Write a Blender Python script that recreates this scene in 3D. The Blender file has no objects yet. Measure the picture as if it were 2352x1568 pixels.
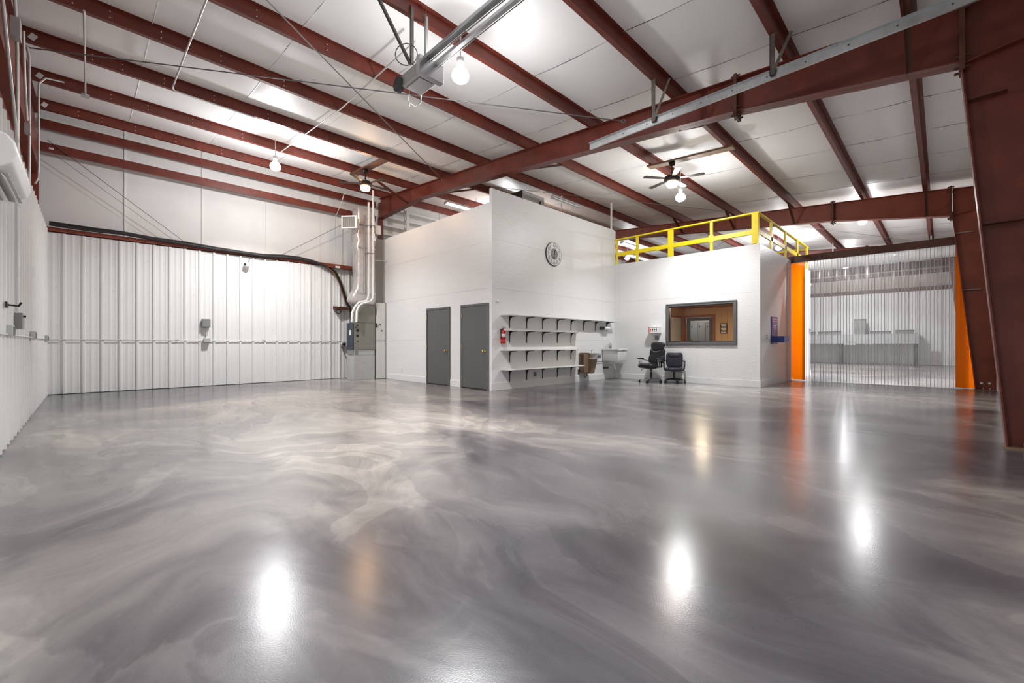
import bpy, bmesh, math, random
from mathutils import Vector, Matrix
random.seed(7)
PI = math.pi
S = bpy.context.scene
COL = S.collection
# ---------------------------------------------------------------- camera, world, exposure
cam_d = bpy.data.cameras.new('camera'); cam = bpy.data.objects.new('camera', cam_d); COL.objects.link(cam)
AZ = math.atan2(987, 980)
cam.location = (0, 0, 1.12)
cam.rotation_euler = (PI/2, 0, AZ - PI/2)
cam_d.sensor_width = 36.0; cam_d.lens = 36.0*980/2352; cam_d.shift_y = 4.5/2352
cam_d.clip_start = 0.05; cam_d.clip_end = 200
S.camera = cam
w = bpy.data.worlds.new('world'); S.world = w; w.use_nodes = True
w.node_tree.nodes['Background'].inputs[0].default_value = (0.75, 0.85, 1.0, 1)
w.node_tree.nodes['Background'].inputs[1].default_value = 0.5
S.view_settings.view_transform = 'Standard'; S.view_settings.look = 'None'
S.view_settings.gamma = 1.0; S.view_settings.use_curve_mapping = False
S.view_settings.exposure = 0.08
S.cycles.max_bounces = 10; S.cycles.diffuse_bounces = 7; S.cycles.glossy_bounces = 4
S.cycles.transmission_bounces = 6; S.cycles.transparent_max_bounces = 32
S.cycles.sample_clamp_indirect = 4.0; S.cycles.use_light_tree = True
S.cycles.caustics_reflective = False; S.cycles.caustics_refractive = False
LAMP_W = 215.0

# ---------------------------------------------------------------- materials
M = {}
def nt(name):
    m = bpy.data.materials.new(name); m.use_nodes = True; M[name] = m
    return m, m.node_tree, m.node_tree.nodes['Principled BSDF']
def mat(name, col, rough=.5, metal=0., var=0., scale=6., bump=0., bscale=40., spec=.5, coat=0., emit=None, es=0., stretch=None, alpha=1., trans=0.):
    m, t, b = nt(name)
    b.inputs['Base Color'].default_value = (*col, 1); b.inputs['Roughness'].default_value = rough
    b.inputs['Metallic'].default_value = metal; b.inputs['Specular IOR Level'].default_value = spec
    b.inputs['Coat Weight'].default_value = coat; b.inputs['Alpha'].default_value = alpha
    b.inputs['Transmission Weight'].default_value = trans
    if emit:
        b.inputs['Emission Color'].default_value = (*emit, 1); b.inputs['Emission Strength'].default_value = es
    tc = None
    if var or bump:
        tc = t.nodes.new('ShaderNodeTexCoord'); mp = t.nodes.new('ShaderNodeMapping')
        t.links.new(tc.outputs['Object'], mp.inputs['Vector'])
        if stretch: mp.inputs['Scale'].default_value = stretch
    if var:
        n = t.nodes.new('ShaderNodeTexNoise'); n.inputs['Scale'].default_value = scale; n.inputs['Detail'].default_value = 6
        t.links.new(mp.outputs[0], n.inputs['Vector'])
        r = t.nodes.new('ShaderNodeValToRGB'); lo = tuple(c*(1-var) for c in col); hi = tuple(min(1, c*(1+var)) for c in col)
        r.color_ramp.elements[0].position = .3; r.color_ramp.elements[1].position = .7
        r.color_ramp.elements[0].color = (*lo, 1); r.color_ramp.elements[1].color = (*hi, 1)
        t.links.new(n.outputs['Fac'], r.inputs['Fac']); t.links.new(r.outputs['Color'], b.inputs['Base Color'])
    if bump:
        n2 = t.nodes.new('ShaderNodeTexNoise'); n2.inputs['Scale'].default_value = bscale; n2.inputs['Detail'].default_value = 4
        t.links.new(mp.outputs[0], n2.inputs['Vector'])
        bp = t.nodes.new('ShaderNodeBump'); bp.inputs['Strength'].default_value = bump; bp.inputs['Distance'].default_value = .01
        t.links.new(n2.outputs['Fac'], bp.inputs['Height']); t.links.new(bp.outputs['Normal'], b.inputs['Normal'])
    return m
mat('metal_panel', (.77, .77, .76), .35, var=.02, scale=2)
mat('insulation', (.87, .87, .865), .5, var=.02, scale=1.5, bump=.25, bscale=2.0)
mat('insulation_dull', (.82, .82, .81), .6, var=.04, scale=1.5, bump=.5, bscale=2.5)
mat('paint_wall', (.78, .78, .775), .33, var=.015, scale=1.2, bump=.35, bscale=9, stretch=(1, 1, 7))
mat('trim_white', (.79, .79, .785), .35, var=.01)
mat('red_steel', (.150, .030, .018), .42, var=.22, scale=3, bump=.1, bscale=60)
mat('red_steel_bright', (.24, .052, .026), .45, var=.2, scale=2)
mat('brown_steel', (.10, .032, .018), .5, var=.15, scale=3)
mat('galvanized', (.52, .54, .55), .32, metal=.85, var=.10, scale=9)
mat('galvanized_dull', (.50, .51, .50), .45, metal=.35, var=.06, scale=5)
mat('angle_iron', (.13, .115, .10), .5, metal=.5, var=.3, scale=8)
mat('rusty_wood', (.23, .15, .09), .6, var=.3, scale=5)
mat('cable_steel', (.20, .20, .20), .4, metal=.6)
mat('conduit', (.66, .67, .66), .35, metal=.3)
mat('grey_box', (.22, .225, .22), .45, var=.05)
mat('dark_box', (.05, .055, .06), .5)
mat('door_grey', (.105, .107, .106), .42, var=.04, scale=2)
mat('frame_grey', (.115, .118, .118), .4, var=.04)
mat('black', (.012, .012, .013), .45)
mat('black_leather', (.012, .012, .015), .33, bump=.25, bscale=60)
mat('navy_leather', (.020, .019, .030), .36, bump=.25, bscale=60)
mat('black_plastic', (.016, .016, .02), .38)
mat('chrome', (.75, .75, .76), .12, metal=1.)
mat('silver', (.55, .55, .57), .25, metal=.9)
mat('brass', (.72, .50, .14), .22, metal=1.)
mat('yellow', (.90, .71, .012), .4, var=.06, scale=5)
mat('cream_tag', (.75, .75, .72), .5)
mat('foil', (.60, .565, .55), .33, metal=.45, var=.12, scale=5, bump=1., bscale=9)
mat('pvc', (.78, .78, .76), .3)
mat('navy', (.02, .032, .052), .4)
mat('olive_grey', (.235, .235, .205), .4, metal=.2, var=.05)
mat('filter_white', (.7, .7, .68), .6)
mat('cabinet_white', (.66, .66, .64), .4, var=.02)
mat('rubber', (.018, .017, .016), .6)
mat('copper', (.55, .22, .09), .35, metal=.9)
mat('red', (.50, .008, .012), .3)
mat('label_white', (.78, .76, .70), .5)
mat('bronze_tan', (.27, .18, .12), .42, metal=.35, var=.12, scale=4)
mat('bronze_dark', (.085, .05, .03), .5, metal=.2)
mat('stainless', (.62, .62, .60), .28, metal=.8)
mat('sink_white', (.66, .67, .66), .35)
mat('paper', (.85, .85, .84), .8)
mat('green_soap', (.01, .30, .04), .15)
mat('shelf_paint', (.66, .66, .65), .4, var=.02)
mat('shelf_edge', (.38, .38, .375), .5)
mat('bracket_brown', (.035, .030, .026), .5)
mat('purple', (.075, .03, .21), .35, var=.25, scale=2)
mat('blue', (.010, .035, .20), .35)
mat('magenta', (.20, .02, .08), .4)
mat('pink_print', (.75, .13, .12), .5)
mat('lavender_print', (.70, .62, .85), .5)
mat('clock_face', (.76, .76, .745), .5, var=.04, scale=20, bump=.4, bscale=40)
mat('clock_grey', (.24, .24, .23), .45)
mat('ink', (.04, .04, .04), .6)
mat('ink_grey', (.16, .16, .155), .6)
mat('tan_wall', (.52, .34, .17), .5, var=.10, scale=1.2)
mat('orange_trim', (.26, .065, .018), .4, var=.2, scale=6)
mat('blind', (.62, .65, .66), .5)
mat('locker', (.14, .145, .145), .4, var=.06)
mat('bright_wall', (.8, .8, .78), .5)
mat('fan_bronze', (.03, .022, .018), .4, metal=.4)
mat('bench_grey', (.36, .37, .37), .5, var=.08)
mat('wood_brown', (.20, .13, .09), .6, var=.15)
mat('far_pink', (.50, .43, .39), .6, var=.06)
mat('dust', (.55, .47, .36), .8, var=.2)
mat('speckled', (.62, .63, .63), .5, var=.18, scale=16)
mat('lamp_glow', (1, 1, 1), .4, emit=(1, .985, .96), es=28)
mat('tube_glow', (1, 1, 1), .4, emit=(1, .97, .90), es=13)
mat('warm_glow', (1, .8, .6), .4, emit=(1, .56, .26), es=22)
mat('warm_white_glow', (1, .9, .8), .4, emit=(1, .82, .66), es=14)
mat('room_glow', (1, .9, .8), .4, emit=(1, .84, .62), es=2)
mat('tube_off', (.75, .75, .75), .3)
mat('diffuser', (.8, .8, .8), .2)

def glassy(name, tint, opac, rough=.06, refl=.08, op_col=(.8, .8, .8)):
    """thin clear sheet: mostly see-through, faint haze of its own colour, fresnel sheen"""
    m = bpy.data.materials.new(name); m.use_nodes = True; M[name] = m; t = m.node_tree; t.nodes.clear()
    o = t.nodes.new('ShaderNodeOutputMaterial'); tr = t.nodes.new('ShaderNodeBsdfTransparent'); tr.inputs[0].default_value = (*tint, 1)
    df = t.nodes.new('ShaderNodeBsdfDiffuse'); df.inputs[0].default_value = (*op_col, 1)
    tl = t.nodes.new('ShaderNodeBsdfTranslucent'); tl.inputs[0].default_value = (*op_col, 1)
    dd = t.nodes.new('ShaderNodeMixShader'); dd.inputs[0].default_value = .45
    t.links.new(df.outputs[0], dd.inputs[1]); t.links.new(tl.outputs[0], dd.inputs[2])
    mx = t.nodes.new('ShaderNodeMixShader'); mx.inputs[0].default_value = opac
    t.links.new(tr.outputs[0], mx.inputs[1]); t.links.new(dd.outputs[0], mx.inputs[2])
    gl = t.nodes.new('ShaderNodeBsdfGlossy'); gl.inputs['Roughness'].default_value = rough
    lw = t.nodes.new('ShaderNodeFresnel'); lw.inputs[0].default_value = 1.35
    ad = t.nodes.new('ShaderNodeMath'); ad.operation = 'ADD'; ad.inputs[1].default_value = refl; ad.use_clamp = True
    t.links.new(lw.outputs[0], ad.inputs[0])
    m2 = t.nodes.new('ShaderNodeMixShader'); t.links.new(ad.outputs[0], m2.inputs[0])
    t.links.new(mx.outputs[0], m2.inputs[1]); t.links.new(gl.outputs[0], m2.inputs[2]); t.links.new(m2.outputs[0], o.inputs[0])
glassy('clear_strip', (.97, .97, .98), .08, .08, .0)
glassy('clear_rib', (.90, .90, .91), .62, .12, .06, (.9, .9, .9))
glassy('orange_strip', (1.0, .25, .0), .90, .2, .0, (1.0, .19, .0))
glassy('window_glass', (.97, .97, .97), .0, .01, .0)
glassy('bottle_clear', (.9, .9, .9), .25, .05, .03)

def floor_material():
    m, t, b = nt('polished_concrete'); N = t.nodes; L = t.links
    tc = N.new('ShaderNodeTexCoord'); mp = N.new('ShaderNodeMapping'); L.new(tc.outputs['Object'], mp.inputs[0])
    mp.inputs['Location'].default_value = (5, 31, 0); mp.inputs['Rotation'].default_value = (0, 0, .5); mp.inputs['Scale'].default_value = (.62, .36, .62)
    wn = N.new('ShaderNodeTexNoise'); wn.inputs['Scale'].default_value = .7; wn.inputs['Detail'].default_value = 3; L.new(mp.outputs[0], wn.inputs['Vector'])
    sub = N.new('ShaderNodeVectorMath'); sub.operation = 'SUBTRACT'; L.new(wn.outputs['Color'], sub.inputs[0]); sub.inputs[1].default_value = (.5, .5, .5)
    scl = N.new('ShaderNodeVectorMath'); scl.operation = 'SCALE'; scl.inputs['Scale'].default_value = 1.9; L.new(sub.outputs[0], scl.inputs[0])
    add = N.new('ShaderNodeVectorMath'); add.operation = 'ADD'; L.new(mp.outputs[0], add.inputs[0]); L.new(scl.outputs[0], add.inputs[1])
    def noise(scale, det, rough, vec, dist=0.):
        n = N.new('ShaderNodeTexNoise'); n.inputs['Scale'].default_value = scale; n.inputs['Detail'].default_value = det
        n.inputs['Roughness'].default_value = rough; n.inputs['Distortion'].default_value = dist; L.new(vec, n.inputs['Vector']); return n
    def ramp(src, stops):
        r = N.new('ShaderNodeValToRGB'); e = r.color_ramp.elements
        e[0].position, e[0].color = stops[0][0], (*stops[0][1], 1); e[1].position, e[1].color = stops[-1][0], (*stops[-1][1], 1)
        for p, c in stops[1:-1]:
            x = e.new(p); x.color = (*c, 1)
        L.new(src, r.inputs['Fac']); return r
    big = noise(.42, 5, .55, add.outputs[0], .8)
    base = ramp(big.outputs['Fac'], [(.33, (.062, .062, .073)), (.43, (.112, .112, .121)), (.50, (.195, .194, .195)), (.58, (.295, .292, .284)), (.70, (.42, .413, .395))])
    med = noise(1.9, 10, .64, add.outputs[0], 1.3)
    mm = ramp(med.outputs['Fac'], [(.34, (.68, .68, .70)), (.46, (.88, .88, .89)), (.54, (1.03, 1.03, 1.03)), (.66, (1.24, 1.23, 1.21))])
    mul = N.new('ShaderNodeMixRGB'); mul.blend_type = 'MULTIPLY'; mul.inputs[0].default_value = .85; L.new(base.outputs[0], mul.inputs[1]); L.new(mm.outputs[0], mul.inputs[2])
    # sharp stain fronts (acid pools)
    ed = noise(.55, 6, .5, add.outputs[0], 2.2)
    er = ramp(ed.outputs['Fac'], [(.485, (.80, .80, .82)), (.50, (1.06, 1.06, 1.05)), (.56, (1.0, 1.0, 1.0))])
    mul2 = N.new('ShaderNodeMixRGB'); mul2.blend_type = 'MULTIPLY'; mul2.inputs[0].default_value = .9; L.new(mul.outputs[0], mul2.inputs[1]); L.new(er.outputs[0], mul2.inputs[2])
    # brownish tint patches
    tn = noise(.16, 2, .5, mp.outputs[0]); tr = ramp(tn.outputs['Fac'], [(.42, (1, 1, 1.01)), (.62, (1.10, .97, .89))])
    mul3 = N.new('ShaderNodeMixRGB'); mul3.blend_type = 'MULTIPLY'; mul3.inputs[0].default_value = 1.; L.new(mul2.outputs[0], mul3.inputs[1]); L.new(tr.outputs[0], mul3.inputs[2])
    # fine scuffs
    sp = noise(55, 3, .6, mp.outputs[0]); sr = ramp(sp.outputs['Fac'], [(.25, (.9, .9, .9)), (.5, (1, 1, 1)), (.79, (1.0, 1.0, 1.0)), (.81, (1.6, 1.6, 1.55))])
    mul4 = N.new('ShaderNodeMixRGB'); mul4.blend_type = 'MULTIPLY'; mul4.inputs[0].default_value = .6; L.new(mul3.outputs[0], mul4.inputs[1]); L.new(sr.outputs[0], mul4.inputs[2])
    L.new(mul4.outputs[0], b.inputs['Base Color'])
    rr = N.new('ShaderNodeMapRange'); rr.inputs[3].default_value = .14; rr.inputs[4].default_value = .28; L.new(med.outputs['Fac'], rr.inputs[0]); L.new(rr.outputs[0], b.inputs['Roughness'])
    b.inputs['Specular IOR Level'].default_value = .85
    bn = noise(150, 2, .5, tc.outputs['Object']); bn2 = noise(2.2, 3, .5, tc.outputs['Object'])
    bp = N.new('ShaderNodeBump'); bp.inputs['Strength'].default_value = .10; bp.inputs['Distance'].default_value = .002; L.new(bn.outputs['Fac'], bp.inputs['Height'])
    bp2 = N.new('ShaderNodeBump'); bp2.inputs['Strength'].default_value = .10; bp2.inputs['Distance'].default_value = .01; L.new(bn2.outputs['Fac'], bp2.inputs['Height'])
    L.new(bp.outputs[0], bp2.inputs['Normal']); L.new(bp2.outputs[0], b.inputs['Normal'])
floor_material()

# ---------------------------------------------------------------- helpers
class MB:
    """collects shapes, links them as one mesh object"""
    def __init__(s): s.v = []; s.f = []; s.sm = []; s.mi = []; s.T = Matrix(); s.cur = 0
    def add(s, vs, fs, smooth=False):
        o = len(s.v); s.v += [tuple(s.T @ Vector(p)) for p in vs]
        for f in fs: s.f.append(tuple(i+o for i in f)); s.sm.append(smooth); s.mi.append(s.cur)
        return s
    def box(s, x0, x1, y0, y1, z0, z1):
        if x0 > x1: x0, x1 = x1, x0
        if y0 > y1: y0, y1 = y1, y0
        if z0 > z1: z0, z1 = z1, z0
        return s.add([(x0,y0,z0),(x1,y0,z0),(x1,y1,z0),(x0,y1,z0),(x0,y0,z1),(x1,y0,z1),(x1,y1,z1),(x0,y1,z1)],
                     [(0,3,2,1),(4,5,6,7),(0,1,5,4),(1,2,6,5),(2,3,7,6),(3,0,4,7)])
    def prism(s, poly, axis, a0, a1):
        n = len(poly)
        def P(p, a): return (a, p[0], p[1]) if axis == 'x' else ((p[0], a, p[1]) if axis == 'y' else (p[0], p[1], a))
        vs = [P(p, a0) for p in poly] + [P(p, a1) for p in poly]
        return s.add(vs, [tuple(range(n))[::-1], tuple(range(n, 2*n))] + [(i, (i+1) % n, n+(i+1) % n, n+i) for i in range(n)])
    def tube(s, pts, r, n=8, closed=False, flat=1.0):
        pts = [Vector(p) for p in pts]; m = len(pts); rings = []; up = None
        for i, p in enumerate(pts):
            if closed: d = (pts[(i+1) % m] - pts[i-1])
            elif i == 0: d = pts[1]-pts[0]
            elif i == m-1: d = pts[-1]-pts[-2]
            else: d = (pts[i+1]-p).normalized() + (p-pts[i-1]).normalized()
            d.normalize()
            if up is None: up = Vector((0, 0, 1)) if abs(d.z) < .9 else Vector((1, 0, 0))
            a = d.cross(up)
            if a.length < 1e-4: a = d.cross(Vector((0, 1, 0)))
            a.normalize(); bb = a.cross(d).normalized(); up = bb
            rr = r[i] if isinstance(r, (list, tuple)) else r
            rings.append([p + a*math.cos(2*PI*k/n)*rr + bb*math.sin(2*PI*k/n)*rr*flat for k in range(n)])
        vs = [q for ring in rings for q in ring]; fs = []
        for i in range(m if closed else m-1):
            j = (i+1) % m
            for k in range(n): fs.append((i*n+k, i*n+(k+1) % n, j*n+(k+1) % n, j*n+k))
        s.add(vs, fs, True)
        if not closed:
            s.add(rings[0], [tuple(range(n))[::-1]]); s.add(rings[-1], [tuple(range(n))])
        return s
    def cyl(s, p0, p1, r, n=16, r1=None): return s.tube([p0, p1], [r, r if r1 is None else r1], n)
    def lathe(s, prof, c=(0, 0, 0), n=24, axis='z'):
        vs = []
        for (r, h) in prof:
            for k in range(n):
                a = 2*PI*k/n; x, y = r*math.cos(a), r*math.sin(a)
                q = (x, y, h) if axis == 'z' else ((h, x, y) if axis == 'x' else (y, h, x))
                vs.append((q[0]+c[0], q[1]+c[1], q[2]+c[2]))
        fs = []
        for i in range(len(prof)-1):
            for k in range(n): fs.append((i*n+k, i*n+(k+1) % n, (i+1)*n+(k+1) % n, (i+1)*n+k))
        s.add(vs, fs, True); s.add(vs[:n], [tuple(range(n))[::-1]]); s.add(vs[-n:], [tuple(range(n))])
        return s
    def build(s, name, m, parent=None, bevel=0, seg=2, sub=0, mats=None):
        stuff = name in ('splice_bolts', 'anchor_bolts', 'chain', 'bolt_heads', 'track_bolts', 'screw_heads', 'punched_hole', 'loose_cable', 'joint_filler')
        me = bpy.data.meshes.new(name); me.from_pydata(s.v, [], s.f); me.update()
        me.polygons.foreach_set('use_smooth', s.sm); me.polygons.foreach_set('material_index', s.mi)
        bm = bmesh.new(); bm.from_mesh(me); bmesh.ops.recalc_face_normals(bm, faces=bm.faces); bm.to_mesh(me); bm.free()
        for q in (mats or [m]): me.materials.append(M[q])
        o = bpy.data.objects.new(name, me); COL.objects.link(o)
        if stuff: o['kind'] = 'stuff'
        if parent is not None: o.parent = parent
        if bevel:
            b = o.modifiers.new('bevel', 'BEVEL'); b.width = bevel; b.segments = seg; b.limit_method = 'ANGLE'; b.angle_limit = .6
            if seg > 2: me.polygons.foreach_set('use_smooth', [True]*len(me.polygons))
        if sub:
            b = o.modifiers.new('subd', 'SUBSURF'); b.levels = sub; b.render_levels = sub
        return o
def tag(o, label=None, cat=None, group=None, kind=None):
    if label: o['label'] = label
    if cat: o['category'] = cat
    if group: o['group'] = group
    if kind: o['kind'] = kind
    return o
def thing(name, label, cat, loc=(0, 0, 0), rz=0., group=None):
    o = bpy.data.objects.new(name, None); COL.objects.link(o); o.location = loc; o.rotation_euler = (0, 0, rz); o.empty_display_size = .1
    return tag(o, label, cat, group, 'thing')
class WB(MB):
    """like MB but written in world coordinates for a thing whose Empty stands elsewhere"""
    def __init__(s, root): MB.__init__(s); s.T = Matrix.Translation(-Vector(root.location))
def group_root(name, kind='structure'):
    o = bpy.data.objects.new(name, None); COL.objects.link(o); o.empty_display_size = .1; o['kind'] = kind; return o
def copy_tree(o, parent=None):
    c = o.copy(); COL.objects.link(c); c.parent = parent
    for ch in list(o.children): copy_tree(ch, c)
    return c
def dup_part(o, loc, parent):
    c = o.copy(); COL.objects.link(c); c.parent = parent; c.location = loc; return c
def text(s, size, parent, loc, rot, m, name='lettering', align='CENTER', ext=.0008):
    cu = bpy.data.curves.new(name, 'FONT'); cu.body = s; cu.size = size; cu.extrude = ext; cu.align_x = align; cu.align_y = 'CENTER'
    cu.materials.append(M[m]); tmp = bpy.data.objects.new(name, cu); me = bpy.data.meshes.new_from_object(tmp); bpy.data.objects.remove(tmp)
    o = bpy.data.objects.new(name, me); COL.objects.link(o); o.parent = parent; o.location = loc; o.rotation_euler = rot
    return o
RX, RY = (PI/2, 0, -PI/2), (PI/2, 0, 0)      # text on a wall seen from -X / from -Y

XL, YB, XW, XD, YS, YC, XF, YR = -.65, 13.62, 12.1, 6.75, 7.48, 3.25, 30.4, -.93
def zb(y): return 4.97 + .077*y          # underside of the purlins / top of the rafters
def zr(y): return zb(y) + .20            # roof blanket plane

# ================================================================ STRUCTURE
fl = group_root('floor')
for i, (x0, x1) in enumerate([(-1.2, 6.88), (6.89, 15.09), (15.10, 22.89), (22.9, 31)]):
    MB().box(x0, x1, -1.2, 14.0, -.15, 0).build('slab', 'polished_concrete', fl)
j = MB()
for x in (6.885, 15.095, 22.895): j.box(x-.0049, x+.0049, -1.2, 14.0, -.05, -.0015)
j.build('joint_filler', 'dust', fl)

# -- profiled metal liner panels
def rib_profile(w, off=0.):
    pts = []; n = int(round(w/.3048))
    for i in range(n):
        a = i*.3048
        pts += [(a+.0, 0), (a+.060, 0), (a+.085, .006), (a+.105, .006), (a+.130, 0), (a+.170, 0), (a+.190, .006), (a+.205, .006), (a+.225, 0), (a+.2380, 0), (a+.254, .036), (a+.290, .036), (a+.3047, 0)]
    return pts
def panel_mesh(z0, z1, n_ft=3):
    prof = rib_profile(.3048*n_ft); vs = []; fs = []
    for (a, d) in prof: vs += [(a, -d, z0), (a, -d, z1), (a, -d+.001+.004, z0), (a, -d+.005, z1)]
    for i in range(len(prof)-1):
        o = 4*i; fs += [(o, o+4, o+5, o+1), (o+1, o+5, o+7, o+3), (o+4, o, o+2, o+6)]
    fs += [(0, 1, 3, 2), (len(vs)-4, len(vs)-2, len(vs)-1, len(vs)-3)]
    me = bpy.data.meshes.new('wall_panel'); me.from_pydata(vs, [], fs); me.update(); me.materials.append(M['metal_panel'])
    return me
def panel_wall(root, origin, rz, length, z1, skip=()):
    me = panel_mesh(0, z1); n = int(math.ceil(length/.9144))
    for i in range(n):
        if i in skip: continue
        o = bpy.data.objects.new('wall_panel', me); COL.objects.link(o); o.parent = root
        d = i*.9144 + .0; o.location = (origin[0]+math.cos(rz)*d, origin[1]+math.sin(rz)*d, .012); o.rotation_euler = (0, 0, rz)
def screws(root, origin, rz, length, rows, z_at=.0):
    m = MB(); m.T = Matrix.Translation(Vector((origin[0], origin[1], 0))) @ Matrix.Rotation(rz, 4, 'Z')
    x = .15
    while x < length:
        for z in rows:
            m.cyl((x, 0, z), (x, -.006, z), .0055, 6)
        x += .3048
    o = m.build('screw_heads', 'grey_box', root); o['kind'] = 'stuff'

# back wall (runs along X at Y = 13.62)
wb = group_root('wall_back')
panel_wall(wb, (XL, YB), 0, 7.3, 3.52)
screws(wb, (XL, YB), 0, 7.3, (.12, .9, 1.5, 2.35, 3.1))
MB().box(XL-.05, 31, YB+.03, YB+.08, -.02, 3.56).build('backing', 'dark_box', wb)
bl = None
for i in range(21):
    x0 = -.9 + i*1.52
    m = MB().box(x0+.004, x0+1.516, 13.86, 13.90, 3.5, 6.28); m.box(x0-.010, x0+.014, 13.840, 13.865, 3.5, 6.2)
    m.build('insulation_blanket', 'insulation_dull', wb)
MB().box(-1.2, 31, 13.9, 13.96, -.1, 6.4).build('outer_sheet', 'dark_box', wb)
MB().prism([(13.58, 3.555), (13.86, 3.555), (13.86, 3.575), (13.60, 3.575), (13.60, 3.64), (13.58, 3.64)], 'x', XL, 6.3).build('girt', 'red_steel_bright', wb)

# left gable wall (runs along Y at X = -0.65)
wl = group_root('wall_left')
panel_wall(wl, (XL, -.95), PI/2, 14.6, 3.56)
screws(wl, (XL, -.95), PI/2, 14.5, (.12, .9, 1.5, 2.35, 3.1))
MB().box(XL-.09, XL-.04, -1.2, 13.9, -.02, 3.56).build('backing', 'red_steel', wl)
MB().box(-1.3, -1.22, -1.3, 14.0, -.1, 6.4).build('outer_sheet', 'insulation_dull', wl)
for z in (3.60, 4.55):
    MB().prism([(XL-.02 if z < 4 else -.95, z), (-1.2, z), (-1.2, z+.02), (XL-.04 if z < 4 else -.97, z+.02), (XL-.04 if z < 4 else -.97, z+.16), (XL-.02 if z < 4 else -.95, z+.16)], 'y', -.9, 13.55).build('girt', 'red_steel', wl)
# low-eave wall (runs along X at Y = -0.93)
wr = group_root('wall_right')
me = panel_mesh(0, 4.6)
for i in range(35):
    o = bpy.data.objects.new('wall_panel', me); COL.objects.link(o); o.parent = wr
    o.location = (XL+(i+1)*.9144, YR, .012); o.rotation_euler = (0, 0, PI)
MB().box(-1.2, 31, YR-.30, YR-.05, -.1, 5.1).build('backing', 'insulation_dull', wr)
# far gable wall (X = 30.4)
wf = group_root('wall_far')
for i in range(16):
    o = bpy.data.objects.new('wall_panel', panel_mesh(0, 3.82) if i == 0 else me_f); COL.objects.link(o); o.parent = wf; me_f = o.data
    o.location = (XF, -.95+(i+1)*.9144, .012); o.rotation_euler = (0, 0, -PI/2)
MB().box(XF+.04, XF+.1, -1.2, 14, -.1, 3.9).build('backing', 'dark_box', wf)
MB().box(XF+.2, XF+.3, -1.2, 14, -.1, 6.4).build('outer_sheet', 'far_pink', wf)
for z in (3.84, 4.72): MB().prism([(XF-.02, z), (XF+.2, z), (XF+.2, z+.02), (XF, z+.02), (XF, z+.2), (XF-.02, z+.2)], 'y', -.9, 13.5).build('girt', 'brown_steel', wf)

# ceiling: sagging blankets of white faced insulation, one every 1.52 m
ce = group_root('ceiling')
PY = [13.12, 11.46, 9.82, 8.15, 6.50, 4.80, 3.12, 1.50, .27, -.75]
def blanket(w, x_end=False):
    ys = []; span = [13.9] + PY + [-1.2]
    for a, b in zip(span[:-1], span[1:]):
        for k in range(8):
            tt = k/8; y = a+(b-a)*tt; sag = .030*(abs(a-b)/1.65)**2*math.sin(PI*tt)**.8 if .3 < abs(a-b) else 0
            ys.append((y, zr(y)-sag))
    ys.append((-1.2, zr(-1.2)))
    xs = [(0, -.004), (.006, -.004), (.009, 0), (.02, 0), (.30, .002), (w/2, .003), (w-.3, .002), (w-.02, 0), (w-.001, 0)]
    vs = []; fs = []; n = len(xs)
    for y, z in ys:
        for x, dz in xs: vs.append((x, y, z+dz + (random.uniform(-.0025, .0025) if dz > -.01 else 0)))
    for i in range(len(ys)-1):
        for k in range(n-1): fs.append((i*n+k, i*n+k+1, (i+1)*n+k+1, (i+1)*n+k))
    me = bpy.data.meshes.new('insulation_blanket'); me.from_pydata(vs, [], fs); me.update(); me.materials.append(M['insulation'])
    me.polygons.foreach_set('use_smooth', [True]*len(me.polygons)); return me
ms = [blanket(1.52) for _ in range(3)]
for i in range(21):
    o = bpy.data.objects.new('insulation_blanket', ms[i % 3]); COL.objects.link(o); o.parent = ce; o.location = (-.86 + i*1.52, 0, 0)
MB().prism([(-1.3, zr(-1.3)+.10), (14.0, zr(14.0)+.10), (14.0, zr(14.0)+.16), (-1.3, zr(-1.3)+.16)], 'x', -1.3, 31).build('roof_sheet', 'dark_box', ce)

# -- office block made of painted plywood sheets
def sheet_wall(root, axis, c, th, u0, u1, z0, z1, useams, zseams, hole=None, m='paint_wall', gap=.0014):
    """sheets of plywood, one object each; axis 'x': plane X=c seen from -X, thickness grows to +X"""
    us = sorted(set([u0, u1] + [u for u in useams if u0 < u < u1] + ([hole[0], hole[1]] if hole else [])))
    zs = sorted(set([z0, z1] + [z for z in zseams if z0 < z < z1] + ([hole[2], hole[3]] if hole else [])))
    for a, b in zip(us[:-1], us[1:]):
        for lo, hi in zip(zs[:-1], zs[1:]):
            if hole and a >= hole[0]-1e-6 and b <= hole[1]+1e-6 and lo >= hole[2]-1e-6 and hi <= hole[3]+1e-6: continue
            ga = gap if a in useams else 0; gb = gap if b in useams else 0
            gl = gap if lo in zseams else 0; gh = gap if hi in zseams else 0
            d = random.uniform(0, .0006)
            mb = MB()
            if axis == 'x': mb.box(c-d, c+th, a+ga, b-gb, lo+gl, hi-gh)
            else: mb.box(a+ga, b-gb, c-d, c+th, lo+gl, hi-gh)
            mb.build('plywood_sheet', m, root)
wd = group_root('wall_doors')
sheet_wall(wd, 'x', XD, .012, YS+.02, 12.46, 0, 4.47, [9.84], [1.22, 2.44, 3.555])
MB().box(XD+.013, XD+.12, YS+.06, 12.46, 0, 4.44).build('backing', 'trim_white', wd)
MB().box(XD-.005, XD+.012, YS-.01, YS+.075, 0, 4.79).build('corner_board', 'trim_white', wd)
wsf = group_root('wall_shelves')
sheet_wall(wsf, 'y', YS, .012, XD+.013, XW, 0, 4.79, [8.98, 11.42], [1.22, 2.44, 3.6])
MB().box(XD+.02, XW+.1, YS+.014, YS+.055, 0, 4.77).build('backing', 'trim_white', wsf)
wr2 = group_root('wall_recess')
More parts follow.
